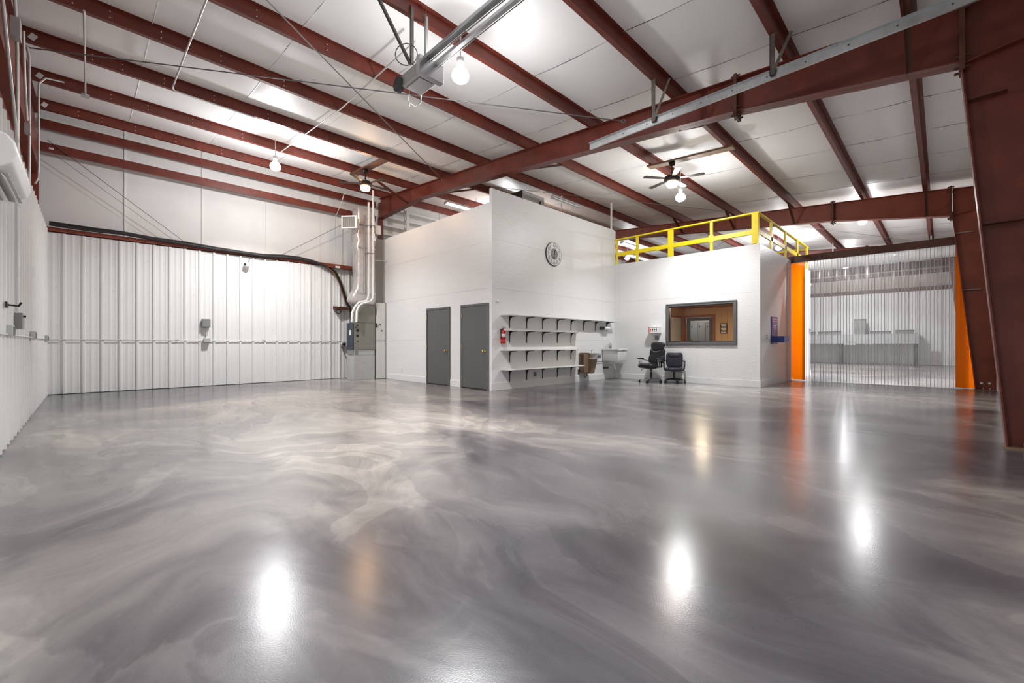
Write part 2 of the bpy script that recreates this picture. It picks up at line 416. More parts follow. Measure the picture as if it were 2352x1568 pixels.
MB().box(6.47, XD+.05, 12.66, 12.78, 0, 4.45).build('recess_sheet', 'clock_grey', wr2)
MB().box(XD+.0, XD+.05, 12.46, 12.66, 0, 4.45).build('recess_jamb', 'paint_wall', wr2)
ww = group_root('wall_window')
HOLE = (3.85, 5.66, 1.17, 2.20)
sheet_wall(ww, 'x', XW, .012, YC+.02, YS-.001, 0, 3.66, [5.04, 7.30][1:] + [4.86], [1.24, 2.44], HOLE)
sheet_wall(ww, 'x', XW+.013, .10, YC+.05, YS-.001, 0, 3.64, [], [], HOLE, 'trim_white', 0)
MB().box(XW-.006, XW+.012, YC-.006, YC+.085, 0, 3.675).build('corner_board', 'trim_white', ww)
wc = group_root('wall_curtain_side')
sheet_wall(wc, 'y', YC, .012, XW+.013, 18.0, 0, 3.66, [14.54, 16.98], [1.22, 2.44])
MB().box(XW+.03, 18.0, YC+.013, YC+.11, 0, 3.64).build('backing', 'trim_white', wc)
MB().box(17.9, 18.0, YC+.11, 13.6, 0, 3.64).build('return_sheet', 'paint_wall', wc)
of = group_root('ceiling_office')
MB().box(XW+.13, 17.9, YC+.12, 13.55, 3.46, 3.62).build('deck_slab', 'wood_brown', of)
MB().box(XD+.13, XW+.1, YS+.06, 12.4, 4.2, 4.34).build('upper_deck', 'wood_brown', of)
MB().box(XW+.02, XW+.11, YS+.06, 13.5, 3.66, 4.77).build('deck_side', 'paint_wall', of)
# baseboards
def base(nm, *b): tag(MB().box(*b).build(nm, 'trim_white', None, bevel=.004), kind='structure')
base('baseboard_doors', XD-.018, XD-.001, 10.20, 12.46, 0, .17)
base('baseboard_doors_middle', XD-.018, XD-.001, 8.64, 9.09, 0, .17)
base('baseboard_shelves', XD-.02, XW-.03, YS-.018, YS-.002, 0, .18)
base('baseboard_window', XW-.018, XW-.007, YC-.02, YS-.02, 0, .17)
base('baseboard_curtain_side', XW+.01, 14.72, YC-.018, YC-.001, 0, .17)
base('baseboard_far_side', 15.5, 18.0, YC-.018, YC-.001, 0, .17)
for i, x in enumerate((14.76, 14.92)):
    tag(MB().box(x, x+.055, YC-.03, YC-.001, 0, 3.5).build('trim_%d' % (i+1), 'trim_white' if i else 'conduit'), kind='structure')

# -- interior seen through the window
ri = group_root('wall_interior')
def planks(y0, y1, x, z0, z1):
    y = y0
    while y < y1-.01:
        e = min(y+.2, y1); MB().box(x, x+.02, y+.003, e-.003, z0, z1).build('wall_board', 'tan_wall', ri); y += .2
planks(YC+.14, 5.68, 15.6, 0, 2.40); planks(6.62, 6.72, 15.6, 0, 2.40); planks(5.68, 6.62, 15.6, 2.12, 2.40)
x = XW+.14
while x < 15.55:
    e = min(x+.2, 15.6); MB().box(x+.003, e-.003, 6.72, 6.74, 0, 2.40).build('wall_board', 'tan_wall', ri)
    MB().box(x+.003, e-.003, YC+.12, YC+.14, 0, 2.40).build('wall_board', 'tan_wall', ri); x += .2
MB().box(15.625, 15.66, YC+.14, 5.66, 0, 2.4).box(15.625, 15.66, 6.64, 7.9, 0, 2.4).box(15.625, 15.66, 5.66, 6.64, 2.14, 2.4).box(XW+.13, 15.6, 6.745, 6.80, 0, 2.4).build('backing', 'dark_box', ri)
MB().box(15.57, 15.6, YC+.14, 6.72, 2.385, 2.45).box(XW+.13, 15.57, 6.69, 6.72, 2.385, 2.45).build('ceiling_trim', 'orange_trim', ri)
MB().box(XW+.13, 17.8, YC+.12, 9.0, 2.451, 2.50).build('ceiling_board', 'tan_wall', ri)
MB().box(17.75, 17.8, 4.6, 9.0, 0, 2.45).build('far_sheet', 'bright_wall', ri)
d3 = group_root('door_3')
MB().box(15.56, 15.598, 5.60, 5.68, 0, 2.14).box(15.56, 15.598, 6.62, 6.70, 0, 2.14).box(15.56, 15.598, 5.68, 6.62, 2.06, 2.14).build('casing', 'orange_trim', d3)
MB().box(15.6, 15.64, 5.70, 5.80, .02, 2.05).box(15.6, 15.64, 6.48, 6.60, .02, 2.05).box(15.6, 15.64, 5.80, 6.48, 1.94, 2.05).box(15.6, 15.64, 5.80, 6.48, .02, .25).build('door_leaf_frame', 'dark_box', d3)
MB().box(15.618, 15.624, 5.80, 6.48, .25, 1.94).build('pane', 'window_glass', d3)
MB().cyl((15.60, 6.42, 1.22), (15.57, 6.42, 1.22), .028, 12).box(15.565, 15.6, 6.395, 6.445, 1.05, 1.3).build('door_handle', 'brass', d3)
# window in the left interior wall with blinds
w2 = group_root('window_2')
MB().box(14.2, 15.42, 6.685, 6.718, 2.04, 2.11).box(15.34, 15.42, 6.685, 6.718, .9, 2.04).box(14.2, 14.28, 6.685, 6.718, .9, 2.04).build('window_frame', 'orange_trim', w2)
sl = MB().box(14.28, 15.34, 6.70, 6.705, .9, 2.04).build('blind_slat', 'blind', w2)
sme = MB(); sme.T = Matrix.Translation((0, 6.692, 0)) @ Matrix.Rotation(.5, 4, 'X'); sme.box(14.29, 15.33, -.012, .012, -.001, .001)
s0 = sme.build('blind_slat', 'blind', w2); s0.location = (0, 0, .93)
for k in range(1, 38): dup_part(s0, (0, 0, .93+k*.029), w2)
# right door casing edge
MB().box(15.555, 15.6, 4.86, 4.94, 0, 2.12).build('casing', 'orange_trim', d3)

# -- window 1
w1 = group_root('window_1')
y0, y1, z0, z1 = 3.79, 5.73, 1.07, 2.27
def ring(mb, x0, x1, a0, a1, b0, b1, t):
    mb.box(x0, x1, a0, a1, b0, b0+t).box(x0, x1, a0, a1, b1-t, b1).box(x0, x1, a0, a0+t, b0+t, b1-t).box(x0, x1, a1-t, a1, b0+t, b1-t); return mb
ring(MB(), XW-.035, XW-.001, y0, y1, z0, z1, .085).build('window_frame', 'frame_grey', w1, bevel=.008)
ring(MB(), XW-.045, XW-.034, y0+.006, y1-.006, z0+.006, z1-.006, .03).build('frame_moulding', 'frame_grey', w1, bevel=.005)
ring(MB(), XW-.012, XW+.11, HOLE[0]+.002, HOLE[1]-.002, HOLE[2]+.002, HOLE[3]-.002, .022).build('jamb', 'black', w1)
MB().box(XW+.05, XW+.056, HOLE[0]+.025, HOLE[1]-.025, HOLE[2]+.025, HOLE[3]-.025).build('pane', 'window_glass', w1)

# -- doors 1 and 2
def door(n, ya, yb, ztop):
    r = group_root('door_%d' % n)
    MB().box(XD-.035, XD-.001, ya, ya+.055, 0, ztop).box(XD-.035, XD-.001, yb-.055, yb, 0, ztop).box(XD-.035, XD-.001, ya+.055, yb-.055, ztop-.055, ztop).build('door_frame', 'frame_grey', r, bevel=.003)
    MB().box(XD-.022, XD-.001, ya+.06, yb-.06, .025, ztop-.06).build('door_leaf', 'door_grey', r, bevel=.002)
    MB().box(XD-.010, XD-.001, ya+.05, yb-.05, .0, .022).build('threshold_gap', 'black', r)
    k = MB(); k.lathe([(.030, 0), (.030, -.006), (.012, -.010), (.012, -.035), (.026, -.045), (.030, -.058), (.022, -.072), (.004, -.074)], (XD-.022, ya+.14, .93), 16, 'x'); k.build('door_knob', 'brass', r)
    for z in (.25, 1.05, 1.82): MB().cyl((XD-.038, yb-.058, z-.045), (XD-.038, yb-.058, z+.045), .008, 8).build('hinge', 'brass', r)
door(1, 9.10, 10.19, 2.09); door(2, 7.57, 8.63, 2.09)

# ================================================================ FRAMES AND PURLINS
def strip(mb, pts, x0, x1, t):
    """flange following a (y,z) polyline, thickness t upwards"""
    for (a, b) in zip(pts[:-1], pts[1:]):
        mb.add([(x0, a[0], a[1]), (x1, a[0], a[1]), (x1, b[0], b[1]), (x0, b[0], b[1]), (x0, a[0], a[1]+t), (x1, a[0], a[1]+t), (x1, b[0], b[1]+t), (x0, b[0], b[1]+t)],
               [(0, 3, 2, 1), (4, 5, 6, 7), (0, 1, 5, 4), (1, 2, 6, 5), (2, 3, 7, 6), (3, 0, 4, 7)])
BOT = [(-.16, 4.27), (2.2, 4.63), (6.92, 5.095), (9.35, 5.30), (10.9, 5.42), (13.4, 5.33)]
def rafter(xc, label, braces, msteel='red_steel'):
    r = thing('roof_rafter', label, 'rafter', (xc, 6.5, 4.9), group=None)
    top = [(-.16, zb(-.16)-.014), (13.4, zb(13.4)-.014)]
    m = WB(r); poly = BOT + [(13.4, zb(13.4)-.012), (-.16, zb(-.16)-.012)]
    m.prism(poly, 'x', xc-.005, xc+.005); m.build('web', msteel, r)
    m = WB(r); strip(m, BOT, xc-.1, xc+.1, .012); m.build('bottom_flange', msteel, r)
    m = WB(r); strip(m, top, xc-.1, xc+.1, .012); m.build('top_flange', msteel, r)
    for y in (-.16, 2.2):
        zlo = 4.27 if y < 0 else 4.63
        WB(r).box(xc-.11, xc+.11, y-.022, y+.022, zlo-.09, zb(y)+.05).build('splice_plate', 'brown_steel', r)
        m = WB(r)
        for z in (zlo-.05, zlo+.08, zb(y)-.08, zb(y)+.03):
            for dx in (-.07, .07): m.cyl((xc+dx, y-.06, z), (xc+dx, y+.06, z), .014, 6)
        m.build('splice_bolts', 'brown_steel', r)
    for (xa, ya, xb) in braces:                 # flat brace from the purlin down to the bottom flange
        m = WB(r); za = zb(ya)-.02; yb_ = ya; zz = [p for p in BOT]; zf = 4.3
        for a, b in zip(BOT[:-1], BOT[1:]):
            if a[0] <= ya <= b[0]: zf = a[1]+(b[1]-a[1])*(ya-a[0])/(b[0]-a[0])
        d = Vector((xb-xa, 0, zf-za)); L = d.length; a = math.atan2(-d.z, d.x)
        m.T = m.T @ Matrix.Translation((xa, ya, za)) @ Matrix.Rotation(a, 4, 'Y')
        m.box(0, L, -.03, .03, -.003, .003).box(0, L, .024, .03, -.05, 0); m.build('flange_brace', 'brown_steel', r)
    return r
def column(xc, label, ybot, ytop, ztop, msteel='red_steel'):
    c = thing('steel_column', label, 'column', (xc, -.7, 0))
    WB(c).prism([(ybot, .02), (YR+.02, .02), (YR+.02, zb(YR)-.03), (ytop, zb(ytop)-.03), (ytop, ztop)], 'x', xc-.005, xc+.005).build('web', msteel, c)
    m = WB(c); m.prism([(ybot, .02), (ybot+.014, .02), (ytop+.014, ztop), (ytop, ztop)], 'x', xc-.1, xc+.1); m.build('inner_flange', msteel, c)
    m = WB(c); m.box(xc-.1, xc+.1, YR, YR+.014, .02, zb(YR)-.03); m.build('outer_flange', msteel, c)
    m = WB(c); m.box(xc-.12, xc+.12, YR-.0, ybot+.03, 0, .02); m.build('base_plate', 'rusty_wood', c)
    m = WB(c)
    for y in (YR+.12, ybot-.12):
        for dx in (-.06, .06): m.cyl((xc+dx, y, .02), (xc+dx, y, .07), .014, 8)
    m.build('anchor_bolts', 'galvanized', c)
    m = WB(c); m.prism([(ytop-.02, ztop-.02), (YR+.02, ztop+.10), (YR+.02, ztop+.112), (ytop-.02, ztop-.008)], 'x', xc-.09, xc+.09); m.build('knee_stiffener', msteel, c)
    m = WB(c); strip(m, [(YR+.02, zb(YR)-.03), (ytop, zb(ytop)-.03)], xc-.1, xc+.1, .012); m.build('knee_flange', msteel, c)
    for z in (3.82, 2.42):
        t = (ztop-z)/ztop; yi = ytop+(ybot-ytop)*t
        WB(c).box(xc-.11, xc-.006, yi-.30, yi-.012, z, z+.008).build('girt_clip', 'far_pink' if xc > 10 else 'brown_steel', c)
    m = WB(c)
    for y in (ybot-.09, ybot-.22): m.cyl((xc-.0052, y, .17), (xc-.009, y, .17), .026, 14)
    if xc > 10: m.build('punched_hole', 'trim_white', c)
    return c
rafter(7.03, 'dark red tapered rafter beam crossing the near bay above the white office corner', [(5.9, 11.46, 6.93), (6.0, .27, 6.93), (8.2, 3.12, 7.13), (8.2, 6.5, 7.13), (8.2, 9.82, 7.13)])
rafter(15.2, 'rust red rafter beam behind the yellow railing and above the strip curtain', [(14.3, 6.5, 15.1), (14.3, 4.8, 15.1), (14.4, 3.12, 15.1), (14.4, .27, 15.1)], 'red_steel_bright')
rafter(23.0, 'farthest dark red rafter beam in the room beyond the strip curtain', [(22.1, 6.5, 22.9)])
column(7.03, 'huge dark red tapered steel column at the right edge, nearest the camera', -.50, -.16, 4.27)
column(15.2, 'rust red tapered steel column beside the right orange curtain strip', -.58, -.19, 4.30, 'red_steel_bright')
column(23.0, 'far red steel column beyond the strip curtain', -.58, -.19, 4.30)
# rafter-end column on the back wall behind the foil duct
c = thing('steel_column', 'dark red steel column on the back wall behind the foil duct', 'column', (7.03, 13.45, 0))
WB(c).box(7.025, 7.035, 13.40, 13.56, .02, 5.9).build('web', 'red_steel', c)
WB(c).box(6.93, 7.13, 13.40, 13.414, .02, 5.34).build('inner_flange', 'red_steel', c)
WB(c).box(6.93, 7.13, 13.39, 13.57, 0, .02).build('base_plate', 'red_steel', c)
# gable end frame above the left wall panels
g = thing('roof_rafter', 'dark red gable rafter above the left wall panels', 'rafter', (-.82, 6.5, 5.2))
gp = [(-.9, 4.55), (6.5, 4.97), (10.5, 5.27), (13.5, 5.42)]
WB(g).prism(gp + [(13.5, zb(13.5)-.014), (-.9, zb(-.9)-.014)], 'x', -.815, -.805).build('web', 'red_steel', g)
m = WB(g); strip(m, gp, -.91, -.74, .012); m.build('bottom_flange', 'red_steel_bright', g)
WB(g).box(-.80, -.735, -.85, 13.2, 4.665, 5.36).build('spandrel_channel', 'red_steel', g)
WB(g).box(-.91, -.715, -.85, 13.2, 4.65, 4.664).build('spandrel_flange', 'red_steel_bright', g)
WB(g).box(-.90, -.87, -.85, 13.2, 3.78, 4.649).build('spandrel_plate', 'red_steel', g)
m = WB(g); strip(m, [(-.9, zb(-.9)-.014), (13.5, zb(13.5)-.014)], -.91, -.72, .012); m.build('top_flange', 'red_steel', g)
for (yy, zt, lab) in ((13.35, 5.39, 'dark red corner column above the metal panels where left and back walls meet'), (7.7, 4.64, 'rust red wind column rising above the left wall panels behind the conduits')):
    c = thing('steel_column', lab, 'column', (-.82, yy, 0))
    WB(c).box(-.86, -.85, yy-.1, yy+.1, 0, zt).build('web', 'red_steel', c)
    WB(c).box(-.91, -.745, yy+.10, yy+.112, 0, zt).box(-.91, -.745, yy-.112, yy-.10, 0, zt).build('flange', 'red_steel_bright', c)
    WB(c).box(-.745, -.738, yy-.09, yy+.09, 0, zt).build('face_plate', 'red_steel', c)

ordn = ['roof purlin closest to the back wall', 'second roof purlin out from the back wall', 'third roof purlin out from the back wall', 'fourth roof purlin out from the back wall',
        'fifth roof purlin out from the back wall', 'sixth roof purlin, carrying the hanging door opener', 'seventh roof purlin, with the inner track hanger', 'eighth roof purlin, with the outer track hanger',
        'ninth roof purlin, above the big column', 'tenth roof purlin, at the low eave wall']
Zp = lambda y, z: [(y, z), (y+.07, z), (y+.07, z+.022), (y+.062, z+.022), (y+.062, z+.008), (y+.008, z+.008), (y+.008, z+.198), (y-.06, z+.198), (y-.06, z+.190), (y, z+.190)]
for i, y in enumerate(PY):
    z = zb(y) + .001
    p = thing('roof_purlin', 'dark red Z-shaped steel ' + ordn[i], 'purlin', (-.76, y, z), group='roof purlins')
    m = WB(p); m.prism(Zp(y, z), 'x', -.9, 30.5); m.build('purlin_web', 'red_steel', p)
    if i in (1, 2, 3, 4, 0):
        m = WB(p)
        for k in range(5):
            x = -.15 + k*.27*(1+.35*k)/1.0 + .1*i % .3
            for zz in (.05, .135): m.cyl((x, y+.002, z+zz), (x, y-.0035, z+zz), .008, 8)
        m.build('bolt_heads', 'trim_white', p)
    if i in (1, 2, 0):
        m = WB(p); m.T = m.T @ Matrix.Translation((-.66+.02*i, y-.0015, z+.10)) @ Matrix.Rotation(.5, 4, 'Y')
        m.box(-.02, .055, -.001, .001, -.05, .05); o = m.build('paper_sticker', 'cream_tag', p); o['label'] = 'small white paper sticker'
# eave strut and wall girt
for (z, lab) in ((5.72, 'dark red eave strut along the top of the back wall'), (5.23, 'dark red wall girt crossing the white insulated back wall')):
    p = thing('wall_girt', lab, 'girt', (-.7, 13.56, z))
    m = WB(p); m.prism([(13.50, z), (13.57, z), (13.57, z+.01), (13.51, z+.01), (13.51, z+.18), (13.56, z+.18), (13.56, z+.19), (13.50, z+.19)], 'x', -.73, 6.9); m.build('girt_web', 'red_steel', p)
    if z < 5.5:
        m = WB(p); m.box(-.60, -.53, 13.496, 13.4995, z+.06, z+.10); m.build('paper_sticker', 'cream_tag', p)['label'] = 'small white paper sticker'

# ================================================================ LAMPS
def bulb_lamp(x, y, label, power=1., drop=.30, ceil=.72):
    z = zb(y) - drop
    t = thing('ceiling_lamp', label, 'lamp', (x, y, z), group='bare bulb ceiling lamps')
    m = MB(); m.lathe([(.0, .16), (.05, .16), (.05, .08), (.035, .06), (.035, .03)], n=16); m.build('lamp_socket', 'trim_white', t)
    m = MB(); m.lathe([(.036, .035), (.07, .015), (.105, -.03), (.12, -.08), (.105, -.13), (.06, -.165), (.0, -.175)], n=24); m.build('bulb', 'lamp_glow', t)
    MB().cyl((0, 0, .16), (0, 0, drop+.175), .010, 8).build('stem', 'conduit', t)
    ld = bpy.data.lights.new('bulb_light', 'POINT'); ld.energy = LAMP_W*power*ceil; ld.color = (.985, .99, 1.0); ld.shadow_soft_size = .07
    lo = bpy.data.objects.new('bulb_light', ld); COL.objects.link(lo); lo.parent = t; lo.location = (0, 0, -.25)
    ld = bpy.data.lights.new('bulb_downlight', 'AREA'); ld.shape = 'DISK'; ld.size = .22; ld.energy = LAMP_W*power*.74; ld.color = (.985, .99, 1.0); ld.spread = 2.25
    lo = bpy.data.objects.new('bulb_downlight', ld); COL.objects.link(lo); lo.parent = t; lo.location = (0, 0, -.20)
    return t
bulb_lamp(3.18, 11.25, 'glowing bare bulb lamp hanging over the back left, nearest the ribbed back wall', drop=.40)
bulb_lamp(3.62, 4.65, 'large glowing bulb lamp beside the hanging door opener', drop=.46, ceil=.42)
bulb_lamp(10.5, 4.60, 'glowing bulb lamp just below the right ceiling fan', .58, drop=.48)
bulb_lamp(1.9, 1.7, 'added unseen bulb lamp above the near corner, brightening the foreground', .65, .35, .18)  # extra lamp out of view, added to brighten near floor, column and left wall
bulb_lamp(17.2, 1.75, 'glowing bulb lamp behind the rafter above the strip curtain', 2.3, .10, .2)
bulb_lamp(20.2, 4.74, 'distant glowing bulb lamp seen through the yellow railing corner', 1.2, .2)
bulb_lamp(10.6, 11.0, 'bulb lamp above the office deck behind the tall white wall', .8)
bulb_lamp(19.5, 11.3, 'bulb lamp above the far deck behind the railing', .8)
bulb_lamp(27.0, 3.4, 'bulb lamp over the far workbench beyond the strip curtain', 1.0)
def fluor(x0, x1, y, z, label, lit=True, axis='x'):
    t = thing('fluorescent_fixture', label, 'light fixture', (x0, y, z))
    L = x1-x0
    MB().prism([(-.07, .03), (.07, .03), (.045, .085), (-.045, .085)], 'x', 0, L).build('reflector', 'trim_white' if lit else 'galvanized_dull', t)
    for dy in (-.035, .035): MB().cyl((.03, dy, .01), (L-.03, dy, .01), .018, 10).build('tube', 'tube_glow' if lit else 'tube_off', t)
    MB().box(-.01, .03, -.06, .06, -.01, .06).build('end_cap', 'conduit', t); MB().box(L-.03, L+.01, -.06, .06, -.01, .06).build('end_cap', 'conduit', t)
    m = MB(); top = zb(y)-z
    for xx in (.03, L-.03): m.cyl((xx, 0, .08), (xx, 0, max(.1, top)), .005, 6)
    m.build('chain', 'cable_steel', t); return t
fluor(7.62, 8.85, 10.52, 5.33, 'lit fluorescent tube fixture hanging above the office door wall')
fluor(9.15, 10.35, 7.62, 5.16, 'unlit fluorescent fixture under the purlin above the clock wall', False)
fluor(17.9, 20.4, 10.5, 5.3, 'lit fluorescent fixture far behind the left end of the yellow railing')
fluor(15.6, 16.8, 9.3, 5.25, 'lit fluorescent fixture under the far rafter behind the railing end')
fluor(24.6, 27.0, 4.9, 4.2, 'bright fluorescent fixture seen through the curtain top left')

def fan(x, y, y0, y1, label, blab, warm):
    b = thing('fan_mounting_board', blab, 'board', (x, (y0+y1)/2, zb(y)-.01))
    zc = zb((y0+y1)/2)
    m = WB(b); m.prism([(y0-.08, zb(y0)-.045), (y1+.12, zb(y1)-.045), (y1+.12, zb(y1)-.004), (y0-.08, zb(y0)-.004)], 'x', x-.10, x+.10); m.build('board', 'rusty_wood' if not warm else 'brown_steel', b)
    z = zb(y)-.05
    t = thing('ceiling_fan', label, 'ceiling fan', (x, y, z))
    MB().lathe([(.0, 0), (.075, 0), (.07, -.06), (.03, -.085), (.0, -.09)], n=20).build('canopy', 'fan_bronze', t)
    MB().cyl((0, 0, -.08), (0, 0, -.30), .014, 10).build('downrod', 'fan_bronze', t)
    MB().lathe([(.02, -.26), (.10, -.30), (.17, -.33), (.18, -.40), (.13, -.43), (.11, -.44)], n=28).build('motor_housing', 'fan_bronze', t)
    MB().lathe([(.11, -.44), (.125, -.455), (.125, -.50), (.10, -.55), (.0, -.57)], n=24).build('light_globe', 'warm_glow' if warm else 'warm_white_glow', t)
    bm_ = MB(); bm_.prism([(.16, -.03), (.30, -.055), (.66, -.07), (.69, -.03), (.69, .03), (.66, .07), (.30, .055), (.16, .03)], 'z', -.372, -.364)
    b0 = bm_.build('blade', 'fan_bronze', t, bevel=.002)
    for k in range(1, 5):
        c = b0.copy(); COL.objects.link(c); c.parent = t; c.rotation_euler = (0, 0, k*2*PI/5)
    b0.rotation_euler = (0, 0, 0)
    ld = bpy.data.lights.new('fan_light', 'POINT'); ld.energy = 30 if warm else 30; ld.color = (1, .62, .32) if warm else (1, .88, .75); ld.shadow_soft_size = .08
    lo = bpy.data.objects.new('fan_light', ld); COL.objects.link(lo); lo.parent = t; lo.location = (0, 0, -.68)
fan(5.25, 10.85, 9.82, 11.46, 'bronze ceiling fan with glowing amber light, above the foil duct', 'brown steel bar carrying the amber-lit ceiling fan', True)
fan(9.48, 4.35, 3.12, 4.80, 'bronze ceiling fan with white light, beside the bulb near the railing', 'worn tan wooden board carrying the right ceiling fan', False)
# interior lamp
t = thing('ceiling_lamp', 'warm flush ceiling lamp inside the tan office', 'lamp', (12.8, 5.0, 2.45))
MB().lathe([(.0, 0), (.16, 0), (.17, -.03), (.12, -.07), (0, -.09)], n=20).build('globe', 'room_glow', t)
ld = bpy.data.lights.new('room_light', 'AREA'); ld.shape = 'DISK'; ld.size = .3; ld.energy = 70; ld.color = (1, .80, .55)
lo = bpy.data.objects.new('room_light', ld); COL.objects.link(lo); lo.parent = t; lo.location = (0, 0, -.10)
t = thing('ceiling_lamp', 'flush ceiling lamp over the lockers behind the glass door', 'lamp', (16.5, 6.9, 2.45))
MB().lathe([(.0, 0), (.16, 0), (.17, -.03), (.12, -.07), (0, -.09)], n=20).build('globe', 'room_glow', t)
ld = bpy.data.lights.new('room_light', 'AREA'); ld.shape = 'DISK'; ld.size = .3; ld.energy = 25; ld.color = (1, .95, .88)
lo = bpy.data.objects.new('room_light', ld); COL.objects.link(lo); lo.parent = t; lo.location = (0, 0, -.10)

# ================================================================ OVERHEAD: opener, tracks, rods, conduits
def track(x, z, y0, y1, label):
    t = thing('door_track', label, 'door track', (x, (y0+y1)/2, z))
    m = WB(t); m.prism([(x-.012, z-.045), (x+.03, z-.045), (x+.03, z-.040), (x-.007, z-.040), (x-.007, z+.040), (x+.03, z+.040), (x+.03, z+.045), (x-.012, z+.045)], 'y', y0, y1); m.build('track_rail', 'galvanized', t)
    m = WB(t); m.prism([(x-.016, z-.055), (x-.012, z-.055), (x-.012, z+.055), (x-.05, z+.055), (x-.05, z+.050), (x-.016, z+.050)], 'y', y0, y1); m.build('stiffening_angle', 'galvanized', t)
    m = WB(t); y = y0+.2
    while y < y1: m.cyl((x-.012, y, z), (x-.020, y, z), .010, 6); y += .42
    m.build('track_bolts', 'dark_box', t)
    for yy in (3.15, 1.53):
        if yy > y1: continue
        m = WB(t); m.box(x-.055, x-.049, yy-.03, yy+.03, z-.02, zb(yy)+.06).box(x-.055, x-.01, yy+.024, yy+.03, z-.02, zb(yy)+.06)
        m.build('hanger', 'angle_iron', t)
        m = WB(t); m.T = m.T @ Matrix.Translation((x-.052, yy, z)) @ Matrix.Rotation(.45, 4, 'X'); m.box(0, .006, -.02, .02, 0, (zb(yy)-z)*.95); m.build('hanger', 'angle_iron', t)
    return t
track(6.27, 4.58, -.70, 4.36, 'long galvanized door track hung below the purlins, crossing in front of the rafter')
op = thing('door_opener', 'grey hanging garage door opener with long rail and dark hanger irons', 'door opener', (3.05, 4.85, 4.60))
WB(op).box(2.93, 3.23, 4.62, 5.02, 4.50, 4.66).build('motor_housing', 'galvanized_dull', op, bevel=.015)
WB(op).box(2.98, 3.18, 4.66, 4.98, 4.485, 4.4995).build('control_cover', 'silver', op, bevel=.004)
WB(op).box(2.90, 3.26, 4.54, 4.62, 4.47, 4.70).build('mounting_plate', 'silver', op, bevel=.004)
m = WB(op); m.cyl((2.90, 5.08, 4.56), (2.96, 5.08, 4.56), .10, 20); m.build('drive_sprocket', 'dark_box', op)
m = WB(op); m.box(2.965, 3.035, -.75, 4.6, 4.70, 4.705).box(2.965, 2.970, -.75, 4.6, 4.665, 4.70).box(3.030, 3.035, -.75, 4.6, 4.665, 4.70); m.build('rail', 'galvanized', op)
m = WB(op); m.box(3.12, 3.17, -.75, 4.6, 4.66, 4.70); m.build('rail', 'galvanized', op)
for xx in (3.06, 3.20): 
    m = WB(op); m.cyl((xx, -.75, 4.675), (xx, 4.6, 4.675), .006, 6); m.build('chain', 'cable_steel', op)
for (xa, xb, mm) in ((2.95, 2.95, 'angle_iron'), (3.17, 3.17, 'galvanized_dull'), (2.40, 2.93, 'angle_iron')):
    m = WB(op); a = Vector((xb, 4.80, 4.70)); bpt = Vector((xa, 4.84, zb(4.84)+.10 if xa > 2.5 else 5.62)); 
    if xa < 2.5: bpt.z = zb(4.84)+.05; bpt.x = 2.42
    d = bpt-a; L = d.length; ang = math.atan2(d.x, d.z)
    m.T = m.T @ Matrix.Translation(a) @ Matrix.Rotation(ang, 4, 'Y'); m.box(-.028, .028, -.003, .003, 0, L).box(-.028, -.022, -.035, 0, 0, L); m.build('hanger_iron', mm, op)
m = WB(op); c0 = Vector((2.86, 4.78, 4.78)); m.tube([c0 + Vector((.10*math.cos(a*PI/8), -.10*math.cos(a*PI/8)*.98, .14*math.sin(a*PI/8))) for a in range(16)], .007, 6, closed=True); m.build('cable_loop', 'cable_steel', op)
m = WB(op); m.tube([(3.22, 5.0, 4.52), (3.25, 5.06, 4.44), (3.20, 5.12, 4.38), (3.12, 5.12, 4.40)], .008, 6).tube([(3.05, 5.02, 4.50), (3.05, 5.05, 4.40), (3.1, 5.1, 4.34)], .006, 6); m.build('loose_cable', 'conduit', op)

def rod(p0, p1, label, r=.009, eye=True):
    t = thing('brace_rod', label, 'brace rod', ((p0[0]+p1[0])/2, (p0[1]+p1[1])/2, (p0[2]+p1[2])/2))
    WB(t).cyl(p0, p1, r, 8).build('rod', 'cable_steel', t)
    if eye:
        for p, q in ((p0, p1), (p1, p0)):
            d = (Vector(q)-Vector(p)).normalized(); c0 = Vector(p)+d*.05; n = d.cross(Vector((0, 0, 1))).normalized()
            WB(t).tube([c0 + d*.045*math.cos(k*PI/6) + Vector((0, 0, 1))*.03*math.sin(k*PI/6) for k in range(12)], .007, 6, closed=True).build('eye_end', 'silver', t)
rod((-.72, 9.80, 5.60), (6.95, 4.05, 5.16), 'long thin brace rod from the left gable to the eye on the near rafter')
rod((-.72, 4.15, 5.16), (6.92, 9.66, 5.60), 'long thin steel brace rod crossing the opener conduit and ending at the near rafter')
rod((7.2, 9.6, 5.6), (15.0, 4.1, 5.18), 'thin brace rod in the second bay above the railing', .006)
rod((15.5, 4.3, 5.05), (22.9, 9.6, 5.45), 'thin brace rod under the roof beyond the far rafter', .006)
rod((15.5, 4.0, 5.05), (22.9, -.3, 4.75), 'thin brace rod above the strip curtain header', .006)
rod((-.62, 13.47, 5.47), (1.80, 13.60, 3.66), 'thin wall brace rod slanting down the left of the back wall', .007, False)
rod((-.60, 13.55, 5.27), (1.60, 13.62, 3.66), 'fainter second wall brace rod just left of the first', .004, False)
rod((5.85, 13.47, 4.98), (3.95, 13.60, 3.67), 'thin wall brace rod rising toward the supply grille', .007, False)

